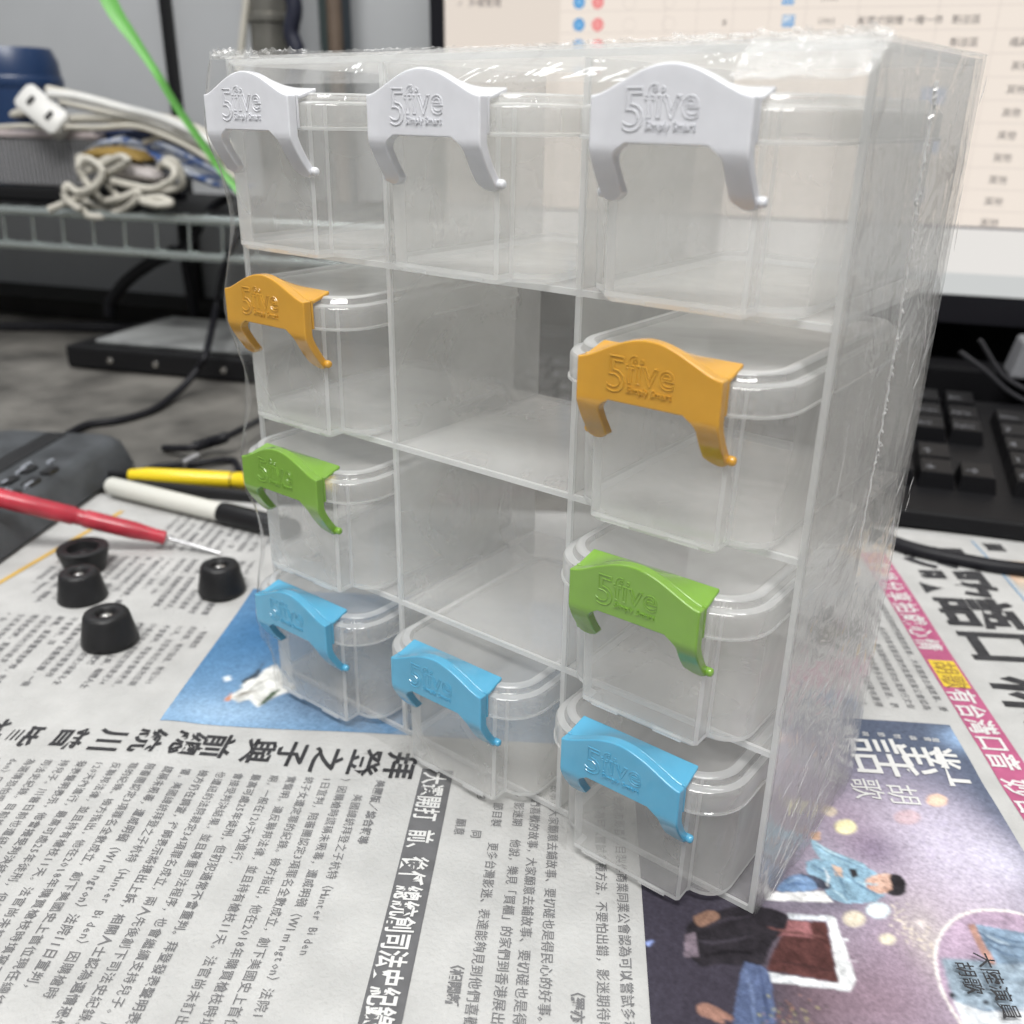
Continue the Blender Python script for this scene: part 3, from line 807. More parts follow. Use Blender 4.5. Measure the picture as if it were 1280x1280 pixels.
# column past the headline: a blue rule round a small picture
mb = MB(); page_grid(mb, -0.235, 0.3, 0.484, 0.4852, 0.012, 0.0004); mb.build('blue_rule', plain('blue_ink', srgb(96, 140, 176), .9), NP, smooth=0, fix=False)
picture('small_picture', -0.20, -0.10, 0.489, 0.545, 0.006, lambda p, q: srgb(206, 186, 160), [(-0.19, 0.485, 0.02, 0.012, srgb(200, 96, 50), 0.8), (-0.14, 0.5, 0.02, 0.02, srgb(110, 160, 190), 0.6)], grain=0.2)
mb = MB(); write(mb, '圖', -0.232, 0.492, 0.016, fat=0.02); mb.build('caption_text', BLACKINK, NP, smooth=0, fix=False)
# ------------------------------------------------------------------ shrink film round the organizer
WRAP = thing('shrink_wrap', 'wrinkled clear shrink film with a crumpled sealed top edge stretched round the organizer', 'plastic film', (FW/2, FD/2, FH/2))
def nz(x, y, z, f=1.0): return noise.noise(Vector((x*f, y*f, z*f)))
# right side
mb = MB(); rows = []
for i in range(61):
    z = 0.004+(FH+0.0015-0.004)*i/60; row = []
    low = max(0, 1-z/0.12); calm = 0.3+0.7*max(0, 1-z/0.2)
    for j in range(37):
        y = -0.001+(FD+0.001)*j/36
        edge = math.sin(math.pi*j/36)**0.5 if 0 < j < 36 else 0
        w = 0.0012+0.0014*calm*edge*(0.5+nz(y, z, 1, 18))+0.0034*low*edge*abs(nz(y, z, 5, 34))+0.0016*low*edge*nz(y+z*0.4, z, 8, 110)
        if z > FH-0.04: w += 0.0022*(z-FH+0.04)/0.04*abs(nz(y, z, 7, 60))*edge*max(0, 1-y/0.05)
        row.append((FW+w, y, z))
    rows.append(row)
mb.sheet(rows); mb.build('side_film', FILM, WRAP, smooth=60)
mb = MB(); rc = random.Random(31)  # pale tubes drawn as glints along the film's creases
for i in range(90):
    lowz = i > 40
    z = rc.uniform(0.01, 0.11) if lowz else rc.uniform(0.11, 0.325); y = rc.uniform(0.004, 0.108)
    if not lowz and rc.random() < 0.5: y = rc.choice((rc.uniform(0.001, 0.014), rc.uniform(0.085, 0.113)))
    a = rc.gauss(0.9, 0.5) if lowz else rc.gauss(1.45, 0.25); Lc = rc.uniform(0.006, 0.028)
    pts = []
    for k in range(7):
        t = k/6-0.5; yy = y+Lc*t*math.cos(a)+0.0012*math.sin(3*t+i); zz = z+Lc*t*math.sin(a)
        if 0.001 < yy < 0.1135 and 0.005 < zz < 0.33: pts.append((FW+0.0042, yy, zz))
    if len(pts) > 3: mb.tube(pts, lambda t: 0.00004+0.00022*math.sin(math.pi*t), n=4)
mb.build('crease_glints', milky('crease_glint_film', 0.22, 0.3, col=(0.95, 0.95, 0.95), gloss=0.12), WRAP, smooth=60)
# beaded seam down the side film
mb = MB(); pts = []
for i in range(150):
    t = i/149; z = 0.322-0.165*t
    y = 0.0436+0.005*min(1, max(0, (0.29-z)/0.05))-0.003*max(0, (0.2-z)/0.05)+0.0008*nz(z, 1, 2, 130)
    pts.append((FW+0.0046+0.0006*nz(z, 3, 1, 240), y, z))
mb.tube(pts, lambda t: (0.00042+0.00030*abs(nz(t, 9, 1, 75)))*(1.25-0.75*t), n=5)
rb_ = random.Random(5)
for i in range(60):
    z = rb_.uniform(0.19, 0.32); p = pts[int((0.322-z)/0.165*149)]
    s = rb_.uniform(0.0004, 0.0009); a = rb_.uniform(0, 6.28)
    mb.tube([Vector(p), Vector(p)+Vector((s, 1.5*s*math.cos(a), 1.5*s*math.sin(a))), Vector(p)+Vector((0, 2*s*math.cos(a+1), 2*s*math.sin(a+1)))], s*0.35, n=4)
mb.build('side_seam', milky('seam_film', 0.75, 0.2, col=(0.95, 0.95, 0.95), gloss=0.1), WRAP, smooth=60)
# film over the top
mb = MB(); rows = []
for i in range(40):
    x = -0.002+(FW+0.004)*i/39; row = []
    for j in range(16):
        y = FD*j/15; row.append((x, y, FH+0.0014+0.0010*nz(x, y, 2, 25)*(0.3 if j in (0, 15) else 1)))
    rows.append(row)
mb.sheet(rows); mb.build('top_film', FILM, WRAP, smooth=60)
# slanting film between the top edge and the lids of the top row
mb = MB(); rows = []
for i in range(90):
    x = 0.004+(FW-0.004)*i/89; row = []
    for j in range(9):
        t = j/8*min(1, (i+2)/14)
        row.append((x, -0.0005-0.0205*t+0.0011*nz(x, t*0.02, 4, 45)*math.sin(math.pi*t), FH+0.0012-0.0122*t**1.25+0.0012*nz(x, t*0.03, 9, 60)*math.sin(math.pi*t)))
    rows.append(row)
mb.sheet(rows); mb.build('front_top_film', FILM, WRAP, smooth=60)
# crumpled sealed edge
mb = MB(); rf = random.Random(11)
def crumple(mb, x0, x1, h0, h1, y, n, amp):
    rows = []
    for i in range(n):
        x = x0+(x1-x0)*i/(n-1); row = []
        hh = (h0+(h1-h0)*i/(n-1))*(0.55+0.9*abs(nz(x, 2, 3, 260)))
        for j in range(6):
            t = j/5
            row.append((x+amp*nz(x, t, 6, 200)*t, y+amp*1.6*nz(x, t*0.05, 1, 170)*(0.25+t), FH+0.0012+hh*t-0.0012*(1-t)))
        rows.append(row)
    mb.sheet(rows)
crumple(mb, -0.006, 0.06, 0.0042, 0.0030, -0.002, 130, 0.0016)
crumple(mb, -0.005, 0.03, 0.0030, 0.002, -0.005, 70, 0.002)
crumple(mb, 0.055, 0.20, 0.0018, 0.0010, -0.001, 190, 0.0008)
crumple(mb, 0.18, 0.303, 0.0014, 0.0030, -0.001, 170, 0.0012)
crumple(mb, 0.235, 0.303, 0.0020, 0.0030, -0.004, 110, 0.0020)
# bunched corner at the right
for k in range(5):
    rows = []
    for i in range(34):
        x = 0.262+0.042*i/33; row = []
        for j in range(10):
            t = j/9
            row.append((x+0.002*nz(x, t, k, 60), -0.016-0.004*k*0.3+0.014*t+0.0026*nz(x, t*0.06, k+2, 70), FH-0.010+0.0115*t+0.0016*nz(x, t*0.05, k+5, 90)))
        rows.append(row)
    if k < 2: mb.sheet(rows)
mb.build('sealed_edge', CRUMPLE, WRAP, smooth=70)
# strip of film folded round the front right edge
mb = MB(); rows = []
for i in range(90):
    z = FH-0.002-(FH-0.10)*i/89; row = []
    wide = 0.012*(1-0.8*i/89)
    for j in range(8):
        t = j/7
        row.append((FW-0.001+0.0032*math.sin(math.pi*min(1, t*1.1))*(1-0.6*i/89)+0.0012*nz(t*0.02, z, 3, 90), -0.0030+wide*(t-0.2)*1.6+0.001*nz(t*0.02, z, 1, 80), z))
    rows.append(row)
mb.sheet(rows); mb.build('edge_film', FILM, WRAP, smooth=70)
# film stretched past the left latches
mb = MB(); rows = []
for i in range(70):
    z = 0.006+(FH-0.006)*i/69; row = []
    kk = (z % CH)/CH
    bulge = 0.5+0.5*math.sin(2*math.pi*(kk-0.45))
    for j in range(14):
        t = j/13
        x = 0.018*(1-t)**2-0.0045*math.sin(math.pi*min(1, t*1.2))-0.001*t
        y = -0.0275*(1-t)**1.6*(0.62+0.38*bulge)+0.10*max(0, t-0.45)/0.55
        row.append((x+0.0014*nz(t*0.1, z, 3, 55), y+0.0014*nz(t*0.1, z, 8, 60)*(1-t), z))
    rows.append(row)
mb.sheet(rows); mb.build('left_film', milky('thin_film', 0.03, 0.28, bump=0.4, bscale=60, gloss=0.03, smear=0.5), WRAP, smooth=70)
# film pulled taut between the feet of neighbouring boxes
for x0, x1 in ((0.068, 0.1205), (0.169, 0.2175)):
    rows = []; mb = MB()
    for i in range(24):
        t = i/23; row = []
        for j in range(7):
            s = j/6
            row.append((x0+(x1-x0)*t, -0.0178+0.0085*math.sin(math.pi*t)*(0.6+0.4*s)+0.0008*nz(t, s*0.3, 4, 6), 0.0032+(0.004+0.022*abs(2*t-1)**1.4)*s))
        rows.append(row)
    mb.sheet(rows); mb.build('base_film', FILM, WRAP, smooth=70)

# ------------------------------------------------------------------ things on the newspaper at the left
RUBBER = plain('black_rubber', (0.013, 0.013, 0.014), 0.45, bump=0.3, bscale=260, spec=0.35, vary=0.3, scale=120)
SCREWM = plain('bright_screw', (0.62, 0.6, 0.57), 0.25, metal=1.0)
def rubber_foot(u, v, lab, flip=False, r=0.0162, tilt=0.0):
    loc = onto(u, v, 0.003)
    t = thing('rubber_foot', lab, 'rubber foot', (0, 0, 0), 'black rubber feet lying on the newspaper')
    b = MB()
    if flip: prof = [(0.0, 0.0), (r*0.72, 0.0), (r*0.76, 0.0006), (r, 0.0155), (r*1.0, 0.0178), (r*0.93, 0.0186), (r*0.62, 0.0178), (r*0.55, 0.0125), (0.0005, 0.012)]
    else: prof = [(0.0, 0.0), (r*0.96, 0.0), (r, 0.0012), (r*0.97, 0.004), (r*0.80, 0.0185), (r*0.74, 0.0202), (r*0.66, 0.0208), (r*0.40, 0.0206), (r*0.34, 0.0200), (r*0.30, 0.0165), (0.0004, 0.016)]
    b.lathe(prof, (0, 0, 0), n=40)
    b.build('body', RUBBER, t, smooth=50)
    s = MB(); zz = 0.012 if flip else 0.0162
    s.lathe([(0.0, 0.0001), (r*0.26, 0.0001), (r*0.26, 0.0012), (r*0.20, 0.0026), (0.0004, 0.0031)], (0, 0, zz), n=20)
    s.build('screw', SCREWM if not flip else RUBBER, t, smooth=50)
    t.location = loc*S; t.rotation_euler = (tilt, tilt*0.3, random.uniform(0, 3))
rubber_foot(108, 712, 'black rubber foot standing upside down behind another one', flip=True, r=0.0175)
rubber_foot(104, 748, 'black rubber foot with shiny screw just before the upturned one')
rubber_foot(138, 801, 'black rubber foot nearest the viewer, apart from the others', r=0.0172)
rubber_foot(278, 738, 'black rubber foot with shiny screw closest to the blue latched box')

# precision screwdriver
RED = plain('red_translucent_handle', (0.42, 0.035, 0.055), 0.25, sss=0.3, vary=0.2, scale=90)
STEEL = plain('steel', (0.62, 0.62, 0.63), 0.28, metal=1.0)
a = onto(-60, 608, 0.060); b = onto(209, 673, 0.012); tip = onto(276, 692, 0.004)
t = thing('screwdriver', 'red handled precision screwdriver with a thin steel shaft pointing right', 'screwdriver', (a+b)/2)
mb = MB()
ax = (b-a); Lh = ax.length
mb.lathe([(0.0, 0), (0.0062, 0.001), (0.0070, Lh*0.2), (0.0068, Lh*0.55), (0.0060, Lh*0.56), (0.0060, Lh*0.6), (0.0068, Lh*0.61), (0.0066, Lh*0.84), (0.0052, Lh*0.93), (0.0050, Lh*0.99), (0.0, Lh)], a, ax, 20)
mb.build('handle', RED, t, smooth=50)
mb = MB(); d = (tip-b).normalized()
mb.tube([b-d*0.004, b+d*0.02, b+(tip-b)*0.7, tip], lambda q: 0.0017 if q < 0.8 else 0.0012, n=10)
mb.build('shaft', STEEL, t, smooth=60)

# pens
def pen(name, lab, cat, A, B, r, parts):
    ax = B-A; L = ax.length
    t = thing(name, lab, cat, (A+B)/2)
    for pn, mat, prof in parts:
        m = MB(); m.lathe([(rr*r, h*L) for rr, h in prof], A, ax, 20); m.build(pn, mat, t, smooth=40)
    return t
YEL = plain('yellow_pen_plastic', (0.78, 0.58, 0.02), 0.3)
BLK = plain('black_plastic', (0.010, 0.010, 0.011), 0.4, spec=0.3)
WHT = plain('white_pen_plastic', (0.62, 0.62, 0.57), 0.4)
WHITE = plain('white_plastic', (0.66, 0.66, 0.64), 0.4, vary=0.05)
A = onto(128, 592, 0.012); B = onto(420, 606, 0.012)
pen('pen', 'yellow pen with black tip lying behind the white marker', 'pen', A, B, 0.0072,
    [('ring', BLK, [(0, 0.5605), (1.03, 0.5605), (1.03, 0.5645), (0, 0.5645)]), ('barrel', YEL, [(0, 0.12), (0.7, 0.12), (1, 0.20), (1, 0.56), (0.9, 0.565), (0.9, 0.575), (1, 0.58), (1, 1.0), (0, 1.0)]),
     ('tip', BLK, [(0, 0), (0.25, 0.005), (0.6, 0.08), (0.72, 0.119), (0, 0.119)])])
A = onto(158, 606, 0.006)-PU*0.0; B = onto(420, 632, 0.006)
pen('pen', 'black pen lying in front of the yellow pen', 'pen', A, B, 0.0062, [('barrel', BLK, [(0, 0), (0.6, 0.01), (1, 0.05), (1, 1), (0, 1)])])
A = onto(138, 607, 0.0115); B = onto(372, 664, 0.0115)
pen('marker', 'white marker with a black cap at the top edge of the newspaper', 'marker', A, B, 0.0082,
    [('barrel', WHT, [(0, 0), (0.85, 0.0), (0.95, 0.012), (0.95, 0.62), (0, 0.62)]), ('cap', BLK, [(0, 0.622), (1.05, 0.622), (1.1, 0.64), (1.05, 0.97), (0.9, 0.99), (0, 0.99)])])

# grey instrument at the left edge
GREYP = plain('dark_grey_plastic', (0.055, 0.060, 0.066), 0.55, vary=0.45, scale=45, bump=0.25, bscale=250)
DARKP = plain('black_recess', (0.010, 0.010, 0.011), 0.4)
PALEP = plain('pale_key_print', (0.32, 0.34, 0.38), 0.5)
c0 = onto(141, 606, 0.002); cl = onto(-20, 722, 0.002)
dx = (cl-c0).normalized(); dy = Vector((-dx.y, dx.x, 0)); dy = dy if dy.dot(PU) < 0 else -dy
t = thing('multimeter', 'dark grey instrument with a black slot and keys cut off by the left edge', 'instrument', c0+dx*0.1)
mb = MB()
def inst(x, y, z): return c0+dx*x+dy*y+Vector((0, 0, z))
rings = []
for ins, z in ((0.004, 0.0), (0.0, 0.004), (0.006, 0.026), (0.011, 0.031), (0.016, 0.033)):
    rings.append([inst(x, y, z) for x, y in round_rect(-0.055+ins, 0.30-ins, 0.0+ins, 0.14-ins, 0.018)])
mb.loft(rings); mb.build('case', GREYP, t, smooth=50)
mb = MB(); mb.loft([[inst(x, y, z) for x, y in round_rect(-0.035, 0.26, 0.056, 0.076, 0.004, 4)] for z in (0.0325, 0.0338)]); mb.build('slot', DARKP, t, smooth=40)
mb = MB()
for i in range(6):
    for j in range(2):
        x, y = 0.05+0.026*i, 0.014+0.018*j
        mb.loft([[inst(px, py, z) for px, py in round_rect(x, x+0.017, y, y+0.009, 0.003, 4)] for z in (0.0325, 0.0350)])
mb.build('keys', DARKP, t, smooth=40)
mb = MB(); rr = random.Random(2)
for i in range(22):
    x, y = rr.uniform(0.03, 0.2), rr.uniform(0.010, 0.048)
    mb.box((x, y, 0.0332), (x+rr.uniform(.006, .016), y+0.0022, 0.0355), xf=lambda v: inst(v.x, v.y, v.z))
mb.build('key_print', PALEP, t, smooth=0)

# cables and the dark tray on the grey desk
CABLE = plain('black_cable', (0.009, 0.009, 0.012), 0.5, spec=0.25)
t = thing('charging_cable', 'black cable with a metal plug lying behind the yellow pen', 'cable', onto(250, 575, 0.005))
mb = MB(); mb.tube(spline([onto(205, 560, 0.004), onto(236, 560, 0.012), onto(262, 553, 0.012), onto(285, 545, 0.02), onto(335, 520, 0.02)]), lambda q: 0.0055 if 0.3 < q < 0.75 else 0.0034, n=10)
mb.tube(spline([onto(160, 595, 0.004), onto(200, 583, 0.004), onto(255, 578, 0.006), onto(290, 575, 0.004), onto(302, 588, 0.004), onto(330, 580, 0.004)]), 0.0032, n=8)
mb.build('lead', CABLE, t, smooth=60)
mb = MB(); p0 = onto(228, 580, 0.006); p1 = onto(247, 570, 0.008); mb.tube([p0, p1], 0.004, n=8); mb.build('plug', STEEL, t, smooth=40)
mb = MB(); mb.tube(spline([onto(85, 543, 0.004), onto(110, 531, 0.004), onto(150, 525, 0.004), onto(190, 513, 0.004), onto(222, 490, 0.01), onto(247, 462, 0.03), onto(258, 440, 0.05), depth(270, 385, 0.62), depth(280, 335, 0.6), depth(294, 300, 0.6), depth(310, 270, 0.62)]), 0.0042, n=10)
o = mb.build('cable', CABLE, None, smooth=60, loc=onto(190, 513, 0.0)); tag(o, 'long black cable curving over the grey desk and up behind the organizer', 'cable')

TRAY = plain('black_case', (0.008, 0.008, 0.009), 0.45, spec=0.25); TRAYTOP = plain('brushed_case_top', (0.30, 0.31, 0.31), 0.5, metal=0.35, vary=0.5, scale=22)
c0 = room(-0.625, 0.545, 0); t = thing('hard_drive', 'flat black drive with screws in its front and a grey metal top', 'hard drive', c0)
mb = MB(); mb.box((-0.63, 0.545, 0.002), (-0.36, 0.74, 0.030), xf=lambda v: room(v.x, v.y+(v.x+0.63)*0.05, v.z)); bevel(mb.build('case', TRAY, t, smooth=0), 0.003)
mb = MB(); mb.box((-0.60, 0.565, 0.0303), (-0.37, 0.725, 0.036), xf=lambda v: room(v.x, v.y+(v.x+0.63)*0.05, v.z)); bevel(mb.build('top_plate', TRAYTOP, t, smooth=0), 0.002)
for x in (-0.565, -0.50, -0.405):
    mb = MB(); mb.lathe([(0, 0), (0.0042, 0), (0.0036, 0.0014), (0.0, 0.0018)], room(x, 0.5446+(x+0.63)*0.05, 0.015), -E2, 14); mb.build('screw', SCREWM, t, smooth=50)

# ------------------------------------------------------------------ wire rack and what lies on it
CHROME = plain('chrome_wire', (0.62, 0.68, 0.66), 0.25, metal=0.9)
RE_ = 0.60
zr1, zr0 = 0.186, 0.143
t = thing('wire_rack', 'chrome wire shelf rack along the wall at the back of the desk', 'rack', room(-0.6, 0.7, 0))
mb = MB(); mb.tube([room(-1.6, RE_, zr1), room(-0.15, RE_, zr1)], 0.0058, n=10); mb.tube([room(-1.6, RE_, zr0), room(-0.15, RE_, zr0)], 0.0058, n=10)
mb.tube([room(-1.6, 0.86, zr1), room(-0.15, 0.86, zr1)], 0.0058, n=10); mb.tube([room(-0.16, RE_, zr1), room(-0.16, 0.86, zr1)], 0.0058, n=10)
mb.build('rim', CHROME, t, smooth=60)
mb = MB()
for i in range(30):
    x = -1.55+0.047*i; mb.tube([room(x, RE_+0.004, zr0), room(x+0.004, RE_+0.004, zr1)], 0.0021, n=6)
mb.build('truss_ties', CHROME, t, smooth=60)  # upright ties of the rack's front truss
mb = MB()
for i in range(46):
    x = -1.55+0.03*i; mb.tube([room(x, RE_, zr1+0.004), room(x, 0.86, zr1+0.004)], 0.0028, n=6)
mb.build('shelf_wires', CHROME, t, smooth=60)
mb = MB(); mb.box((-1.5, RE_+0.012, zr1+0.0066), (-0.30, 0.855, zr1+0.0072), xf=lambda v: room(v.x, v.y, v.z)); mb.build('shade_sheet', plain('shade_sheet_black', (0.012, 0.012, 0.013), 0.6, vary=0.3, spec=0.2), t, smooth=0)  # opaque sheet added on the wires to shade the desk below
for x, y in ((-0.20, 0.86), (-1.58, 0.86), (-1.58, RE_)):
    mb = MB(); mb.lathe([(0, 0), (0.012, 0), (0.012, 0.6), (0, 0.6)], room(x, y, 0.0)); mb.build('leg', CHROME, t, smooth=60)

def D(u, v, e=0.62): return depth(u, v, e)
def on_rack(u, e=0.62, dz=0.0):
    p = depth(u, 250, e); return Vector((p.x, p.y, zr1+0.008+dz))
NAVY = plain('navy_plastic', (0.012, 0.035, 0.10), 0.35)
top = D(12, 60, 0.70); c = Vector((top.x, top.y, zr1+0.0075))
h = top.z-c.z; R_ = (D(56, 110, 0.70)-D(12, 110, 0.70)).length
t = thing('cup', 'navy blue plastic cup behind the white plug at the left edge', 'cup', c)
mb = MB(); mb.lathe([(0, 0), (R_*0.86, 0), (R_*0.92, 0.01), (R_, h*0.8), (R_*0.97, h*0.92), (R_*0.86, h), (R_*0.2, h*1.0), (0.0, h)], c, n=40); mb.build('shell', NAVY, t, smooth=40)
mb = MB(); mb.lathe([(R_*1.0, 0), (R_*1.03, 0.003), (R_*1.03, 0.012), (R_*1.0, 0.015), (R_*0.995, 0.0075)], c+Vector((0, 0, h*0.74)), n=40); mb.build('band', NAVY, t, smooth=40)

# clear ribbed tub and black box under it
c = D(40, 205, 0.66); e_ = 0.64
pl = depth(-60, 240, e_); pr_ = depth(128, 240, e_); ptop = depth(40, 172, e_).z; pbot = depth(40, 232, e_).z
xl, xr = pl.dot(E1), pr_.dot(E1)
TUB = milky('ribbed_tub_plastic', 0.62, 0.35, col=(0.20, 0.20, 0.21), bump=0.2, bscale=80, gloss=0.12)
t = thing('plastic_tub', 'clear ribbed plastic tub standing on a black box', 'tub', room((xl+xr)/2, e_+0.08, pbot))
mb = MB(); rings = []
def tubring(ins, z):
    pts = []
    n = 60
    for k in range(n): pts.append((xl+ins+(xr-xl-2*ins)*k/n, e_+ins+(0.0030 if k % 2 else 0)))
    pts += [(xr-ins, e_+ins), (xr-ins, e_+0.16-ins), (xl+ins, e_+0.16-ins)]
    return [room(x, y, z) for x, y in pts]
mb.loft([tubring(0.004, pbot+0.0005), tubring(0.002, ptop-0.012), tubring(0.001, ptop-0.001)], cap1=False); mb.build('wall', TUB, t, smooth=0)
mb = MB()
for k in range(26):
    x = xr-0.004-(xr-xl)*0.72*k/26; mb.box((x-0.0013, e_-0.0014, pbot+0.002), (x+0.0013, e_+0.0012, ptop-0.002), xf=lambda v: room(v.x, v.y, v.z))
mb.build('ribs', milky('tub_rib_plastic', 0.5, 0.3, col=(0.7, 0.7, 0.72), gloss=0.1), t, smooth=0)
mb = MB(); mb.loft([[room(x, y, z) for x, y in round_rect(xl-0.004, xr+0.004, e_-0.003, e_+0.165, 0.008)] for z in (ptop-0.0005, ptop+0.008)]); bevel(mb.build('lid', plain('pale_lid', (0.42, 0.37, 0.37), 0.4, vary=0.2), t, smooth=40), 0.002)
mb = MB(); mb.box((xl-0.02, e_-0.004, zr1+0.0075), (xr-0.004, e_+0.17, pbot-0.001), xf=lambda v: room(v.x, v.y, v.z)); o = bevel(mb.build('black_box', BLK, None, smooth=0, loc=room((xl+xr)/2, e_+0.08, zr1+0.0075)), 0.004)
tag(o, 'flat black box on the wire shelf beneath the ribbed tub', 'box')

# white extension lead with a two hole socket
CORD = plain('cream_cord', (0.52, 0.50, 0.44), 0.5, vary=0.1)
t = thing('extension_cord', 'white extension cord whose two hole socket hangs before the navy cup', 'extension cord', D(50, 135, 0.60))
e = 0.61; ctr3 = D(50, 135, e); ax_ = (D(72, 152, e)-D(28, 116, e)).normalized(); vv = -FWD; up_ = vv.cross(ax_).normalized()
L2 = (D(76, 155, e)-D(25, 113, e)).length/2; H2 = 0.0175
mb = MB()
def sock(x, y, z): return ctr3+ax_*x+up_*y+vv*z
mb.loft([[sock(x, y, z) for x, y in round_rect(-L2+i_, L2-i_, -H2+i_, H2-i_, 0.010)] for i_, z in ((0.003, -0.030), (0.0, -0.022), (0.0, -0.002), (0.002, 0.0))])
mb.build('socket', WHITE, t, smooth=50)
for s in (-1, 1):
    mb = MB(); mb.loft([[sock(x+s*L2*0.45, y, z) for x, y in round_rect(-0.0032, 0.0032, -0.006, 0.006, 0.001, 3)] for z in (0.0003, 0.0012)]); mb.build('hole', DARKP, t, smooth=0)
for k, pts in enumerate(([(62, 118), (100, 122), (150, 135), (200, 148), (245, 168), (300, 200)], [(80, 150), (110, 148), (160, 150), (205, 165), (250, 185), (300, 215)], [(60, 112), (120, 126), (180, 143), (230, 155), (300, 188)], [(0, 147), (30, 140), (62, 134)], [(75, 128), (130, 140), (190, 156), (240, 178), (300, 212)], [(70, 158), (120, 160), (170, 158), (220, 176), (262, 200), (300, 226)], [(180, 178), (210, 170), (245, 182), (280, 200)], [(-10, 160), (30, 158), (70, 162), (110, 166)])):
    mb = MB(); mb.tube(spline([D(u, v, 0.62+0.012*(k % 5)) for u, v in pts]), 0.0056 if k < 4 else 0.0036, n=10); mb.build('lead', CORD if k else WHITE, t, smooth=60)

# tangled cord
mb = MB(); rt = random.Random(21)
loops = [[(62, 262), (90, 250), (112, 238), (104, 222), (98, 208), (108, 198), (128, 212), (120, 232), (98, 240), (84, 232), (82, 248), (100, 262)],
         [(100, 255), (112, 270), (140, 268), (168, 252), (172, 240), (150, 248), (128, 250), (118, 236), (126, 222), (146, 210), (160, 202), (150, 196), (128, 205), (108, 214)],
         [(125, 215), (140, 236), (150, 250), (142, 262), (118, 258), (100, 246)], [(150, 245), (180, 240), (212, 238), (228, 230), (222, 206), (208, 200), (198, 216), (206, 234)],
         [(178, 252), (196, 256), (214, 254), (200, 248), (176, 250)], [(140, 226), (165, 232), (190, 236), (214, 226), (218, 212), (206, 204)], [(108, 208), (98, 200), (104, 196), (122, 204), (136, 198), (150, 200)]]
for k, lp in enumerate(loops):
    mb.tube(spline([D(u, v, 0.585+0.012*(k % 4)+rt.uniform(-.006, .006)) for u, v in lp], 8), 0.0046, n=8)
o = mb.build('power_cord', CORD, None, smooth=60, loc=on_rack(150)); tag(o, 'tangled cream cord heaped on the edge of the wire shelf', 'cord')

# patterned pouch and mustard bundle
def blob(name, pts, e0, e1, mat, lab, cat, nseg=14):
    """a soft lying shape: a row of (u, v, half height) sections"""
    mb = MB(); rings = []
    for u, v, r in pts:
        cc = D(u, v, (e0+e1)/2); hh = (D(u, v-r, (e0+e1)/2)-D(u, v+r, (e0+e1)/2)).length/2; dd = (e1-e0)/2
        rings.append([cc+Vector((0, 0, 1))*(hh*math.sin(2*math.pi*k/nseg))+E2*(dd*math.cos(2*math.pi*k/nseg))+E1*0.002*nz(k, u, v, 0.37) for k in range(nseg)])
    mb.loft(rings)
    o = mb.build(name, mat, None, smooth=80, loc=Vector((D(pts[len(pts)//2][0], 240, (e0+e1)/2).x, D(pts[len(pts)//2][0], 240, (e0+e1)/2).y, zr1+0.007)))
    return tag(o, lab, cat)
cloth = plain('blue_print_cloth', (0.40, 0.46, 0.60), 0.8)
nt = cloth.node_tree; vo = nt.nodes.new('ShaderNodeTexNoise'); vo.inputs['Scale'].default_value = 130; vo.inputs['Detail'].default_value = 2
rp = nt.nodes.new('ShaderNodeValToRGB'); rp.color_ramp.elements[0].position = 0.42; rp.color_ramp.elements[1].position = 0.55
rp.color_ramp.elements[0].color = srgb(70, 100, 160); rp.color_ramp.elements[1].color = srgb(200, 206, 216)
tcn = nt.nodes.new('ShaderNodeTexCoord'); nt.links.new(tcn.outputs['Object'], vo.inputs['Vector']); nt.links.new(vo.outputs['Fac'], rp.inputs['Fac']); nt.links.new(rp.outputs['Color'], nt.nodes['Principled BSDF'].inputs['Base Color'])
blob('pouch', [(126, 186, 2), (136, 184, 10), (165, 182, 16), (195, 190, 17), (225, 202, 15), (255, 215, 12), (280, 226, 9), (300, 234, 3)], 0.635, 0.70, cloth, 'blue and white patterned cloth pouch under the white cords', 'pouch')
blob('cloth_bundle', [(118, 192, 2), (124, 192, 8), (150, 192, 10), (176, 196, 8), (190, 200, 2)], 0.605, 0.65, plain('mustard_cloth', (0.26, 0.17, 0.04), 0.7, vary=0.2), 'small mustard brown bundle above the tangled cord', 'bundle')
blob('adapter', [(150, 216, 2), (156, 214, 9), (176, 216, 11), (196, 220, 9), (202, 222, 2)], 0.60, 0.635, plain('grey_adapter_plastic', (0.40, 0.37, 0.36), 0.5), 'small grey adapter caught among the loops of tangled cord', 'adapter')
mb = MB(); mb.tube(spline([D(118, 170, 0.66), D(150, 168, 0.66), D(205, 172, 0.64), D(250, 192, 0.64), D(300, 222, 0.64)]), 0.006, n=8); o = mb.build('strap', plain('navy_strap', (0.02, 0.035, 0.10), 0.7), None, smooth=60, loc=on_rack(200, 0.64)); tag(o, 'navy strap running along the patterned pouch', 'strap')

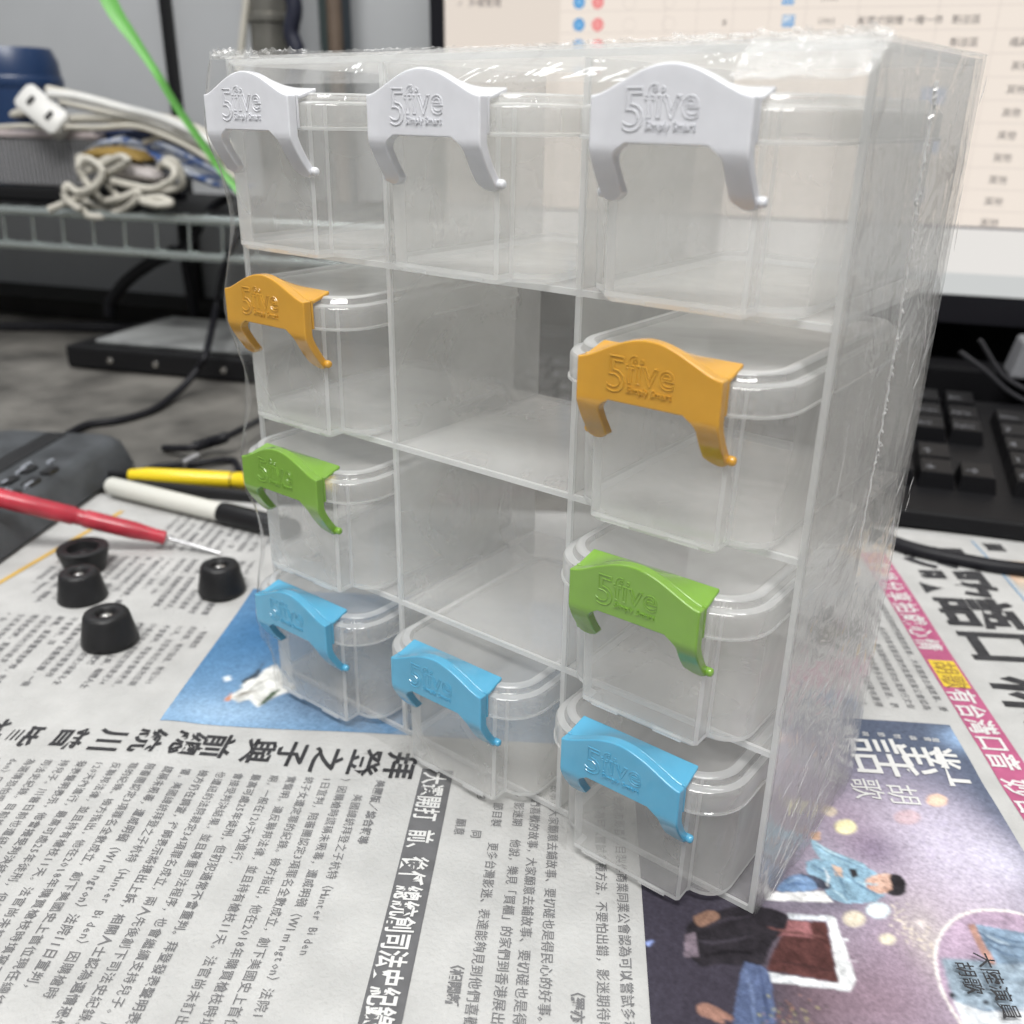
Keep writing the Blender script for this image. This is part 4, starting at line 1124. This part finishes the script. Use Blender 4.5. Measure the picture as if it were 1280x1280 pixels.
# green ribbon
mb = MB(); pts = spline([D(118, -40, 0.55), D(142, 12, 0.55), D(168, 50, 0.55), D(196, 92, 0.55), D(222, 135, 0.56), D(250, 175, 0.57), D(276, 212, 0.58), D(300, 240, 0.58)])
rows = []
for i, p in enumerate(pts):
    tq = i/(len(pts)-1); w = 0.0105*(1-0.72*min(1, tq*2.2)) if tq < 0.42 else 0.0036
    w = max(w, 0.0042)
    tt = (pts[min(i+1, len(pts)-1)]-pts[max(0, i-1)]).normalized(); nn = tt.cross(FWD).normalized()
    rows.append([p-nn*w, p-nn*w*0.3+FWD*0.002, p+nn*w*0.3+FWD*0.002, p+nn*w])
mb.shell(rows, FWD*0.0012)
o = mb.build('plant_leaf', plain('green_leaf', (0.14, 0.42, 0.09), 0.5, vary=0.15, scale=30), None, smooth=60, loc=D(276, 212, 0.58)); tag(o, 'long thin green leaf arching down before the grey wall', 'leaf')

# wall seam trunking and poles at the top
mb = MB()
p0, p1 = D(200, -60, 0.893), D(222, 170, 0.893)
mb.box((p0.dot(E1)-0.006, 0.884, 0.0), (p0.dot(E1)+0.006, 0.8995, 1.2), xf=lambda v: room(v.x, v.y, v.z)); o = mb.build('wall_strip', BLK, None, smooth=0, loc=room(p0.dot(E1), 0.89, 0)); tag(o, 'thin black strip running down the grey wall', 'strip')
def pole(name, u, v, e, r, mat, lab, cat, z0=0.0, z1=1.1, extra=None):
    p = D(u, v, e); b_ = Vector((p.x, p.y, z0)); t = thing(name, lab, cat, b_)
    mb = MB(); mb.lathe([(0, 0), (r, 0), (r, z1-z0), (0, z1-z0)], b_, n=28); mb.build('tube', mat, t, smooth=40)
    return t, p
METAL = plain('worn_metal', (0.30, 0.29, 0.26), 0.3, metal=0.8, vary=0.3, scale=30)
t, p = pole('metal_pole', 338, 40, 0.80, 0.026, METAL, 'thick worn metal pole standing behind the top left box', 'pole')
mb = MB(); mb.lathe([(0.0262, 0), (0.029, 0.002), (0.029, 0.010), (0.0262, 0.012), (0.0262, 0.006)], Vector((p.x, p.y, D(338, 30, 0.80).z)), n=28); mb.build('collar', METAL, t, smooth=40)
mb = MB(); mb.tube(spline([D(360, -30, 0.74), D(368, 10, 0.74), D(364, 40, 0.74), D(372, 70, 0.74), D(366, 110, 0.74)]), 0.010, n=10); o = mb.build('hanging_cable', plain('navy_cable', (0.012, 0.014, 0.03), 0.5), None, smooth=60, loc=D(366, 110, 0.74)); tag(o, 'dark navy cable hanging beside the metal pole', 'cable')
mb = MB(); mb.tube([D(313, -40, 0.78), D(303, 50, 0.78), D(296, 120, 0.78)], 0.0052, n=8); o = mb.build('white_cable', CORD, None, smooth=60, loc=D(300, 80, 0.78)); tag(o, 'pale straight cable hanging left of the metal pole', 'cable')
pole('wooden_post', 419, 40, 0.84, 0.010, plain('brown_post', (0.13, 0.095, 0.07), 0.6, vary=0.3), 'thin brown post between two dark teal bars on the wall', 'post')
pole('bar', 407, 40, 0.86, 0.008, plain('teal_bar', (0.03, 0.045, 0.045), 0.5), 'dark teal bar left of the brown post', 'bar')
pole('bar', 431, 40, 0.86, 0.009, plain('slate_bar', (0.03, 0.04, 0.05), 0.5), 'dark slate bar right of the brown post', 'bar')
# loops of cable under the rack
mb = MB(); mb.tube(spline([D(137, 395, 0.70), D(140, 375, 0.70), D(160, 350, 0.69), D(190, 328, 0.68), D(215, 316, 0.67), D(240, 300, 0.66), D(262, 262, 0.66), D(290, 245, 0.66)]), lambda q: 0.0085 if q < 0.6 else 0.005, n=10)
o = mb.build('hanging_cable', CABLE, None, smooth=60, loc=D(150, 395, 0.70)); tag(o, 'thick black cable looping down below the wire shelf', 'cable')
mb = MB(); mb.tube(spline([D(226, 240, 0.75), D(232, 320, 0.75), D(238, 360, 0.75), D(244, 400, 0.75)]), 0.008, n=10)
o = mb.build('hanging_cable', CABLE, None, smooth=60, loc=D(244, 400, 0.75)); tag(o, 'straight black cable hanging behind the wire shelf wires', 'cable')
mb = MB(); mb.box((-1.9, 0.80, 0.001), (-0.1, 0.897, 0.030), xf=lambda v: room(v.x, v.y, v.z)); o = mb.build('added_dark_strip', plain('dark_strip_black', (0.016, 0.015, 0.014), 0.6, vary=0.3, spec=0.2), None, smooth=0, loc=room(-0.9, 0.85, 0)); tag(o, 'low dark strip added along the foot of the wall to darken it', 'dark strip')  # dark strip added to deepen the dark under the rack
mb = MB(); mb.tube(spline([room(-1.15, 0.72, 0.006), room(-0.95, 0.68, 0.006), room(-0.80, 0.72, 0.006), room(-0.66, 0.76, 0.006), room(-0.5, 0.77, 0.006)]), 0.0075, n=8); o = mb.build('floor_cable', CABLE, None, smooth=60, loc=room(-0.8, 0.72, 0)); tag(o, 'dark cable lying along the desk behind the drive', 'cable')

# ------------------------------------------------------------------ monitor
ME = 0.72
mt = thing('monitor', 'black framed monitor showing a pale table of Chinese text', 'monitor', room(0.27, ME+0.05, 0))
xL, xR, zB, zT = depth(556, 30, ME).dot(E1), 0.735, depth(1230, 370, ME).z, 0.72
bz = 0.0170
mb = MB()
for lo, hi in (((xL-bz, ME-0.004, zB-0.030), (xL, ME+0.03, zT+bz)), ((xR, ME-0.004, zB-0.030), (xR+bz, ME+0.03, zT+bz)), ((xL+0.0002, ME-0.004, zB-0.030), (xR-0.0002, ME+0.03, zB)), ((xL+0.0002, ME-0.004, zT), (xR-0.0002, ME+0.03, zT+bz))):
    mb.box(lo, hi, xf=lambda v: room(v.x, v.y, v.z))
mb.build('bezel', plain('black_bezel', (0.009, 0.009, 0.012), 0.4, spec=0.2), mt, smooth=0)
mb = MB(); mb.box((xL-0.008, ME+0.0305, zB-0.02), (xR+0.008, ME+0.055, zT), xf=lambda v: room(v.x, v.y, v.z)); mb.build('back_shell', BLK, mt, smooth=0)
mb = MB(); mb.box((0.24, ME+0.056, 0.012), (0.32, ME+0.09, 0.4), xf=lambda v: room(v.x, v.y, v.z)); mb.build('stand', BLK, mt, smooth=0)
mb = MB(); mb.loft([[room(x, y, z) for x, y in round_rect(0.05, 0.55, ME-0.10, ME+0.12, 0.02)] for z in (0.001, 0.011)]); mb.build('stand_base', BLK, mt, smooth=40)
def scr(x, z, l=0.0): return room(x, ME-0.0002-l, z)
def su(u, v):
    p = depth(u, v, ME); return p.dot(E1), p.z
PAGE_ = glow('screen_page', srgb(242, 231, 220), 1.0); SIDE_ = glow('screen_sidebar', srgb(230, 219, 208), 1.0); BAND_ = glow('screen_band', srgb(232, 229, 225), 1.0)
TASK_ = glow('screen_taskbar', srgb(206, 208, 207), 1.0); LINE_ = glow('screen_lines', srgb(222, 211, 202), 1.0); DARK_ = glow('screen_dark_line', srgb(140, 136, 138), 1.0); TXT_ = glow('screen_text', srgb(118, 110, 108), 1.0)
BLU_ = glow('screen_blue', srgb(92, 160, 214), 1.0); REDB_ = glow('screen_red', srgb(238, 138, 138), 1.0); PALEB_ = glow('screen_pale_blue', srgb(190, 198, 222), 1.0)
mb = MB()
zt0 = su(1230, 343)[1]; zl = su(1240, 286)[1]
mb.sheet([[scr(xL, zB), scr(xR, zB)], [scr(xL, zt0), scr(xR, zt0)]], 3)
mb.sheet([[scr(xL, zt0), scr(xR, zt0)], [scr(xL, zl), scr(xR, zl)]], 2)
xs_ = su(700, 40)[0]
mb.sheet([[scr(xL, zl), scr(xs_, zl)], [scr(xL, zT), scr(xs_, zT)]], 1)
mb.sheet([[scr(xs_, zl), scr(xR, zl)], [scr(xs_, zT), scr(xR, zT)]], 0)
screen = mb.build('screen', [PAGE_, SIDE_, BAND_, TASK_], mt, smooth=0)
mb = MB()
def bar(x0, x1, z0, z1, mi=0, l=0.0006): mb.sheet([[scr(x0, z0, l), scr(x1, z0, l)], [scr(x0, z1, l), scr(x1, z1, l)]], mi)
pitch = (su(1276, 82)[1]-su(1237, 278)[1])/7.0
z_row = su(1276, 82)[1]
rowz = [z_row+pitch*(k-7) for k in range(0, 20)]
for z in rowz: bar(xs_, xR, z+pitch*0.5, z+pitch*0.5+0.0008)
cols = [su(u, v)[0] for u, v in ((830, 30), (870, 30), (915, 30), (960, 30), (1005, 30), (1070, 30), (1170, 30), (1245, 30))]
for x in cols: bar(x, x+0.0008, zl, zT)
bar(xL, xR, zl-0.001, zl+0.0018, 1)
mb.build('screen_lines', [LINE_, DARK_], screen, smooth=0)
mb = MB()
def stext(s, x, z, size, fat=0.006):
    vs, fs = glyphs(s, 1.0, fat=fat, res=1); mb.add([scr(x+v.x*size, z+v.y*size, 0.0012) for v in vs], fs)
ts = pitch*0.42
xc = su(1276, 82)[0]
r0 = su(1033, 26)[1]
for k in range(0, 8): stext('其他', xc-ts, z_row-pitch*k-ts*0.4, ts)
mb.build('category_text', TXT_, screen, smooth=0); mb = MB()
stext('新店區', su(1190, 22)[0], r0-ts*0.4, ts); stext('新店區', su(1187, 52)[0], z_row+pitch-ts*0.4, ts); stext('燈具', su(1262, 52)[0], z_row+pitch-ts*0.4, ts)
stext('脫業式開槽 一樓一件', su(1072, 26)[0], r0-ts*0.4, ts*0.98)
stext('1901', su(1022, 26)[0], r0-ts*0.4, ts); stext('1901', su(1026, -4)[0], r0+pitch-ts*0.4, ts); stext('8', su(903, 28)[0], r0-ts*0.4, ts)
mb.build('table_text', TXT_, screen, smooth=0); mb = MB()
stext('多樣管理', su(586, 5)[0], su(600, 8)[1], ts*1.1)
stext('✓', su(571, 6)[0], su(600, 8)[1], ts)
mb.build('menu_text', TXT_, screen, smooth=0)
mb = MB()
ICONS = [BLU_, REDB_, LINE_, glow('screen_blue_light', srgb(150, 200, 240)), glow('screen_red_light', srgb(250, 176, 172)), glow('screen_icon_sky', srgb(226, 232, 238)), PALEB_]
def sdisc(u, v, r, mi):
    x, z = su(u, v); mb.poly([scr(x+r*math.cos(a*math.pi/10), z+r*math.sin(a*math.pi/10), 0.0012) for a in range(20)], mi)
for dv in (-28, 0, 26.5, 53):
    sdisc(724-dv*0.01, 31+dv, 0.0066, 0); sdisc(747.5-dv*0.01, 31+dv, 0.0066, 1)
    sdisc(724-dv*0.01, 31+dv, 0.0030, 3); sdisc(747.5-dv*0.01, 31+dv, 0.0040, 4)
mb.build('round_buttons', ICONS, screen, smooth=0); mb = MB()
def sring(u, v, r):
    x, z = su(u, v)
    for k in range(20):
        a, b = k*math.pi/10, (k+1)*math.pi/10
        mb.poly([scr(x+q*math.cos(c), z+q*math.sin(c), 0.0012) for q, c in ((r, a), (r, b), (r*0.9, b), (r*0.9, a))], 2)
for dv in (-28, 0): sring(787, 31+dv, 0.0070); sring(836, 30+dv, 0.0070)
mb.build('ring_buttons', ICONS, screen, smooth=0); mb = MB()
for dv in (-28, 0):
    x, z = su(985.5, 26.5+dv)
    for x0, x1, z0, z1, mi in ((-.006, .006, -.0055, .0055, 0), (-.0048, .0048, -.0043, .0043, 5)): mb.sheet([[scr(x+x0, z+z0, .0012+.0004*mi), scr(x+x1, z+z0, .0012+.0004*mi)], [scr(x+x0, z+z1, .0012+.0004*mi), scr(x+x1, z+z1, .0012+.0004*mi)]], mi)
    for q, hgt in ((-.003, .003), (0, .005), (.003, .007)): mb.sheet([[scr(x+q-.001, z-.0042, .0042), scr(x+q+.001, z-.0042, .0042)], [scr(x+q-.001, z-.0042+hgt, .0042), scr(x+q+.001, z-.0042+hgt, .0042)]], 0)
mb.build('picture_icons', ICONS, screen, smooth=0); mb = MB()
for u, v, w, hh in ((1166, 120, .012, .008), (1158, 181, .012, .008), (1148, 243, .005, .008)):
    x, z = su(u, v); mb.sheet([[scr(x-w, z-hh, .0012), scr(x+w, z-hh, .0012)], [scr(x-w, z+hh, .0012), scr(x+w, z+hh, .0012)]], 6)
mb.build('blue_tags', ICONS, screen, smooth=0)

# dark block added to fill the black gap under the monitor
mb = MB(); mb.loft([[room(x, y, z) for x, y in round_rect(-0.12, 0.66, 0.655, 0.70, 0.012)] for z in (0.0125, 0.07)]); o = bevel(mb.build('dark_filler', plain('matte_black', (0.005, 0.005, 0.006), 0.7, spec=0.1), None, smooth=40, loc=room(0.27, 0.68, 0.0125)), 0.003)
tag(o, 'long matte black block added to fill the dark gap under the monitor', 'dark filler')
mb = MB(); mb.box((-0.2, 0.845, 0.001), (0.9, 0.898, 0.26), xf=lambda v: room(v.x, v.y, v.z)); o = mb.build('dark_filler_panel', plain('filler_panel_black', (0.005, 0.005, 0.006), 0.7, spec=0.1), None, smooth=0, loc=room(0.35, 0.87, 0)); tag(o, 'low black panel added to darken the wall behind the monitor', 'panel')  # added panel, blackens the wall seen below the monitor
pb = depth(1272, 425, 0.64); mb = MB(); mb.box((pb.dot(E1)-0.004, 0.62, 0.071), (pb.dot(E1)+0.10, 0.665, 0.108), xf=lambda v: room(v.x+(v.z-0.07)*0.2, v.y, v.z)); o = bevel(mb.build('adapter_box', plain('pale_box', (0.20, 0.205, 0.22), 0.5), None, smooth=0, loc=Vector((pb.x, pb.y, 0.071))), 0.003)
tag(o, 'pale grey small box under the monitor at the right edge', 'box')
for k, pts in enumerate(([(1200, 440), (1230, 462), (1262, 490), (1300, 510)], [(1225, 425), (1255, 470), (1300, 496)])):
    mb = MB(); mb.tube(spline([depth(u, v, 0.615) for u, v in pts]), 0.0024, n=8); o = mb.build('cable', plain('grey_cable', (0.03, 0.03, 0.034), 0.4), None, smooth=60, loc=depth(1240, 465, 0.615))
    tag(o, ('thin grey cable sloping down behind the keyboard', 'steeper grey cable beside the pale box under the monitor')[k], 'cable')

# ------------------------------------------------------------------ keyboard
KX, KY = -0.16, 0.352
kb = thing('keyboard', 'black desktop keyboard with white legends beyond the newspaper', 'keyboard', room(0.3, KY+0.13, 0.004))
def kz(y): return 0.016+0.11*(y-KY)
mb = MB()
prof = lambda x: [(KY, 0.004), (KY+0.004, 0.018), (KY+0.045, kz(KY+0.045)+0.004), (KY+0.255, kz(KY+0.255)+0.004), (KY+0.262, kz(KY+0.262)), (KY+0.262, 0.006)]
mb.loft([[room(x, y, z) for y, z in prof(x)] for x in (KX, KX+0.76)])
bevel(mb.build('case', plain('keyboard_case', (0.007, 0.007, 0.008), 0.5, spec=0.15, bump=0.08, bscale=400), kb, smooth=0), 0.002)
kp = 0.0325
keys = MB(); leg = MB()
layout = [["Ctrl", "Win", "Alt", "space", "Alt", "Fn", "Menu", "Ctrl"], list("⇧ZXCVBNM,./") + ["Shift"], ["Caps"]+list("ASDFGHJKL;'")+["Enter"], ["Tab"]+list("QWERTYUIOP[]\\"), list("`1234567890-=")+["←"], ["Esc"]+["F%d" % i for i in range(1, 13)]]
widths = [[1.25, 1.25, 1.25, 6.25, 1.25, 1.25, 1.25, 1.25], [2.25]+[1]*10+[2.75], [1.75]+[1]*11+[2.25], [1.5]+[1]*12+[1.5], [1]*13+[2], [1.25]+[1.146]*12]
right = [["←", "↓", "→", "0", "."], ["", "↑", "", "1", "2", "3"], ["", "", "", "4", "5", "6"], ["Del", "End", "PgDn", "7", "8", "9"], ["Ins", "Home", "PgUp", "Num", "/", "*"], ["Prt", "Scr", "Brk"]]
def keycap(x0, x1, y0, y1, text):
    zb0, zb1 = kz(y0)+0.004, kz(y1)+0.004; h = 0.013; ins = 0.0034; b_ = 0.0008
    lo = [(x0+b_, y0+b_, zb0), (x1-b_, y0+b_, zb0), (x1-b_, y1-b_, zb1), (x0+b_, y1-b_, zb1)]
    hi = [(x0+ins, y0+ins*0.9, zb0+h), (x1-ins, y0+ins*0.9, zb0+h), (x1-ins, y1-ins, zb1+h), (x0+ins, y1-ins, zb1+h)]
    hi2 = [(x0+ins+.001, y0+ins*0.9+.001, zb0+h+.0006), (x1-ins-.001, y0+ins*0.9+.001, zb0+h+.0006), (x1-ins-.001, y1-ins-.001, zb1+h+.0006), (x0+ins+.001, y1-ins-.001, zb1+h+.0006)]
    keys.loft([[room(*p) for p in lo], [room(*p) for p in hi], [room(*p) for p in hi2]])
    if text and text != 'space':
        sz = 0.0125 if len(text) == 1 else 0.0078
        vs, fs = glyphs(text, 1.0, fat=0.012, res=1)
        leg.add([room(x0+ins+0.002+v.x*sz, y0+0.009+v.y*sz, zb0+h+0.0010+0.11*(0.006+v.y*sz)) for v in vs], fs)
for r in range(6):
    y0 = KY+0.043+kp*r+(0.006 if r == 5 else 0)
    x = KX+0.012
    for txt, w in zip(layout[r], widths[r]):
        keycap(x, x+kp*w*0.985, y0, y0+kp, txt); x += kp*w*0.985
    x = KX+0.012+15*kp*0.985+0.010
    for c, txt in enumerate(right[r]):
        if txt == '' and r in (1, 2) and c in (0, 1, 2): pass
        else:
            w = 2 if txt == '0' else 1
            xx = x+(kp*0.985)*(c+(1 if (r == 0 and c == 4) else 0))+(0.010 if c >= 3 else 0)
            keycap(xx, xx+kp*0.985*w, y0, y0+kp, txt)
keys.build('keys', plain('keycap_plastic', (0.006, 0.006, 0.007), 0.34, bump=0.05, bscale=500, spec=0.13), kb, smooth=20)
leg.build('key_legends', plain('key_legend', (0.14, 0.145, 0.16), 0.5), kb, smooth=0, fix=False)
mb = MB(); mb.tube(spline([onto(1060, 655, 0.008), onto(1110, 676, 0.008), onto(1150, 689, 0.008), onto(1200, 700, 0.008), onto(1250, 709, 0.008), onto(1320, 716, 0.008)]), 0.0056, n=10)
o = mb.build('cable', CABLE, None, smooth=60, loc=onto(1200, 700, 0.003)); tag(o, 'black cable lying on the newspaper in front of the keyboard', 'cable')
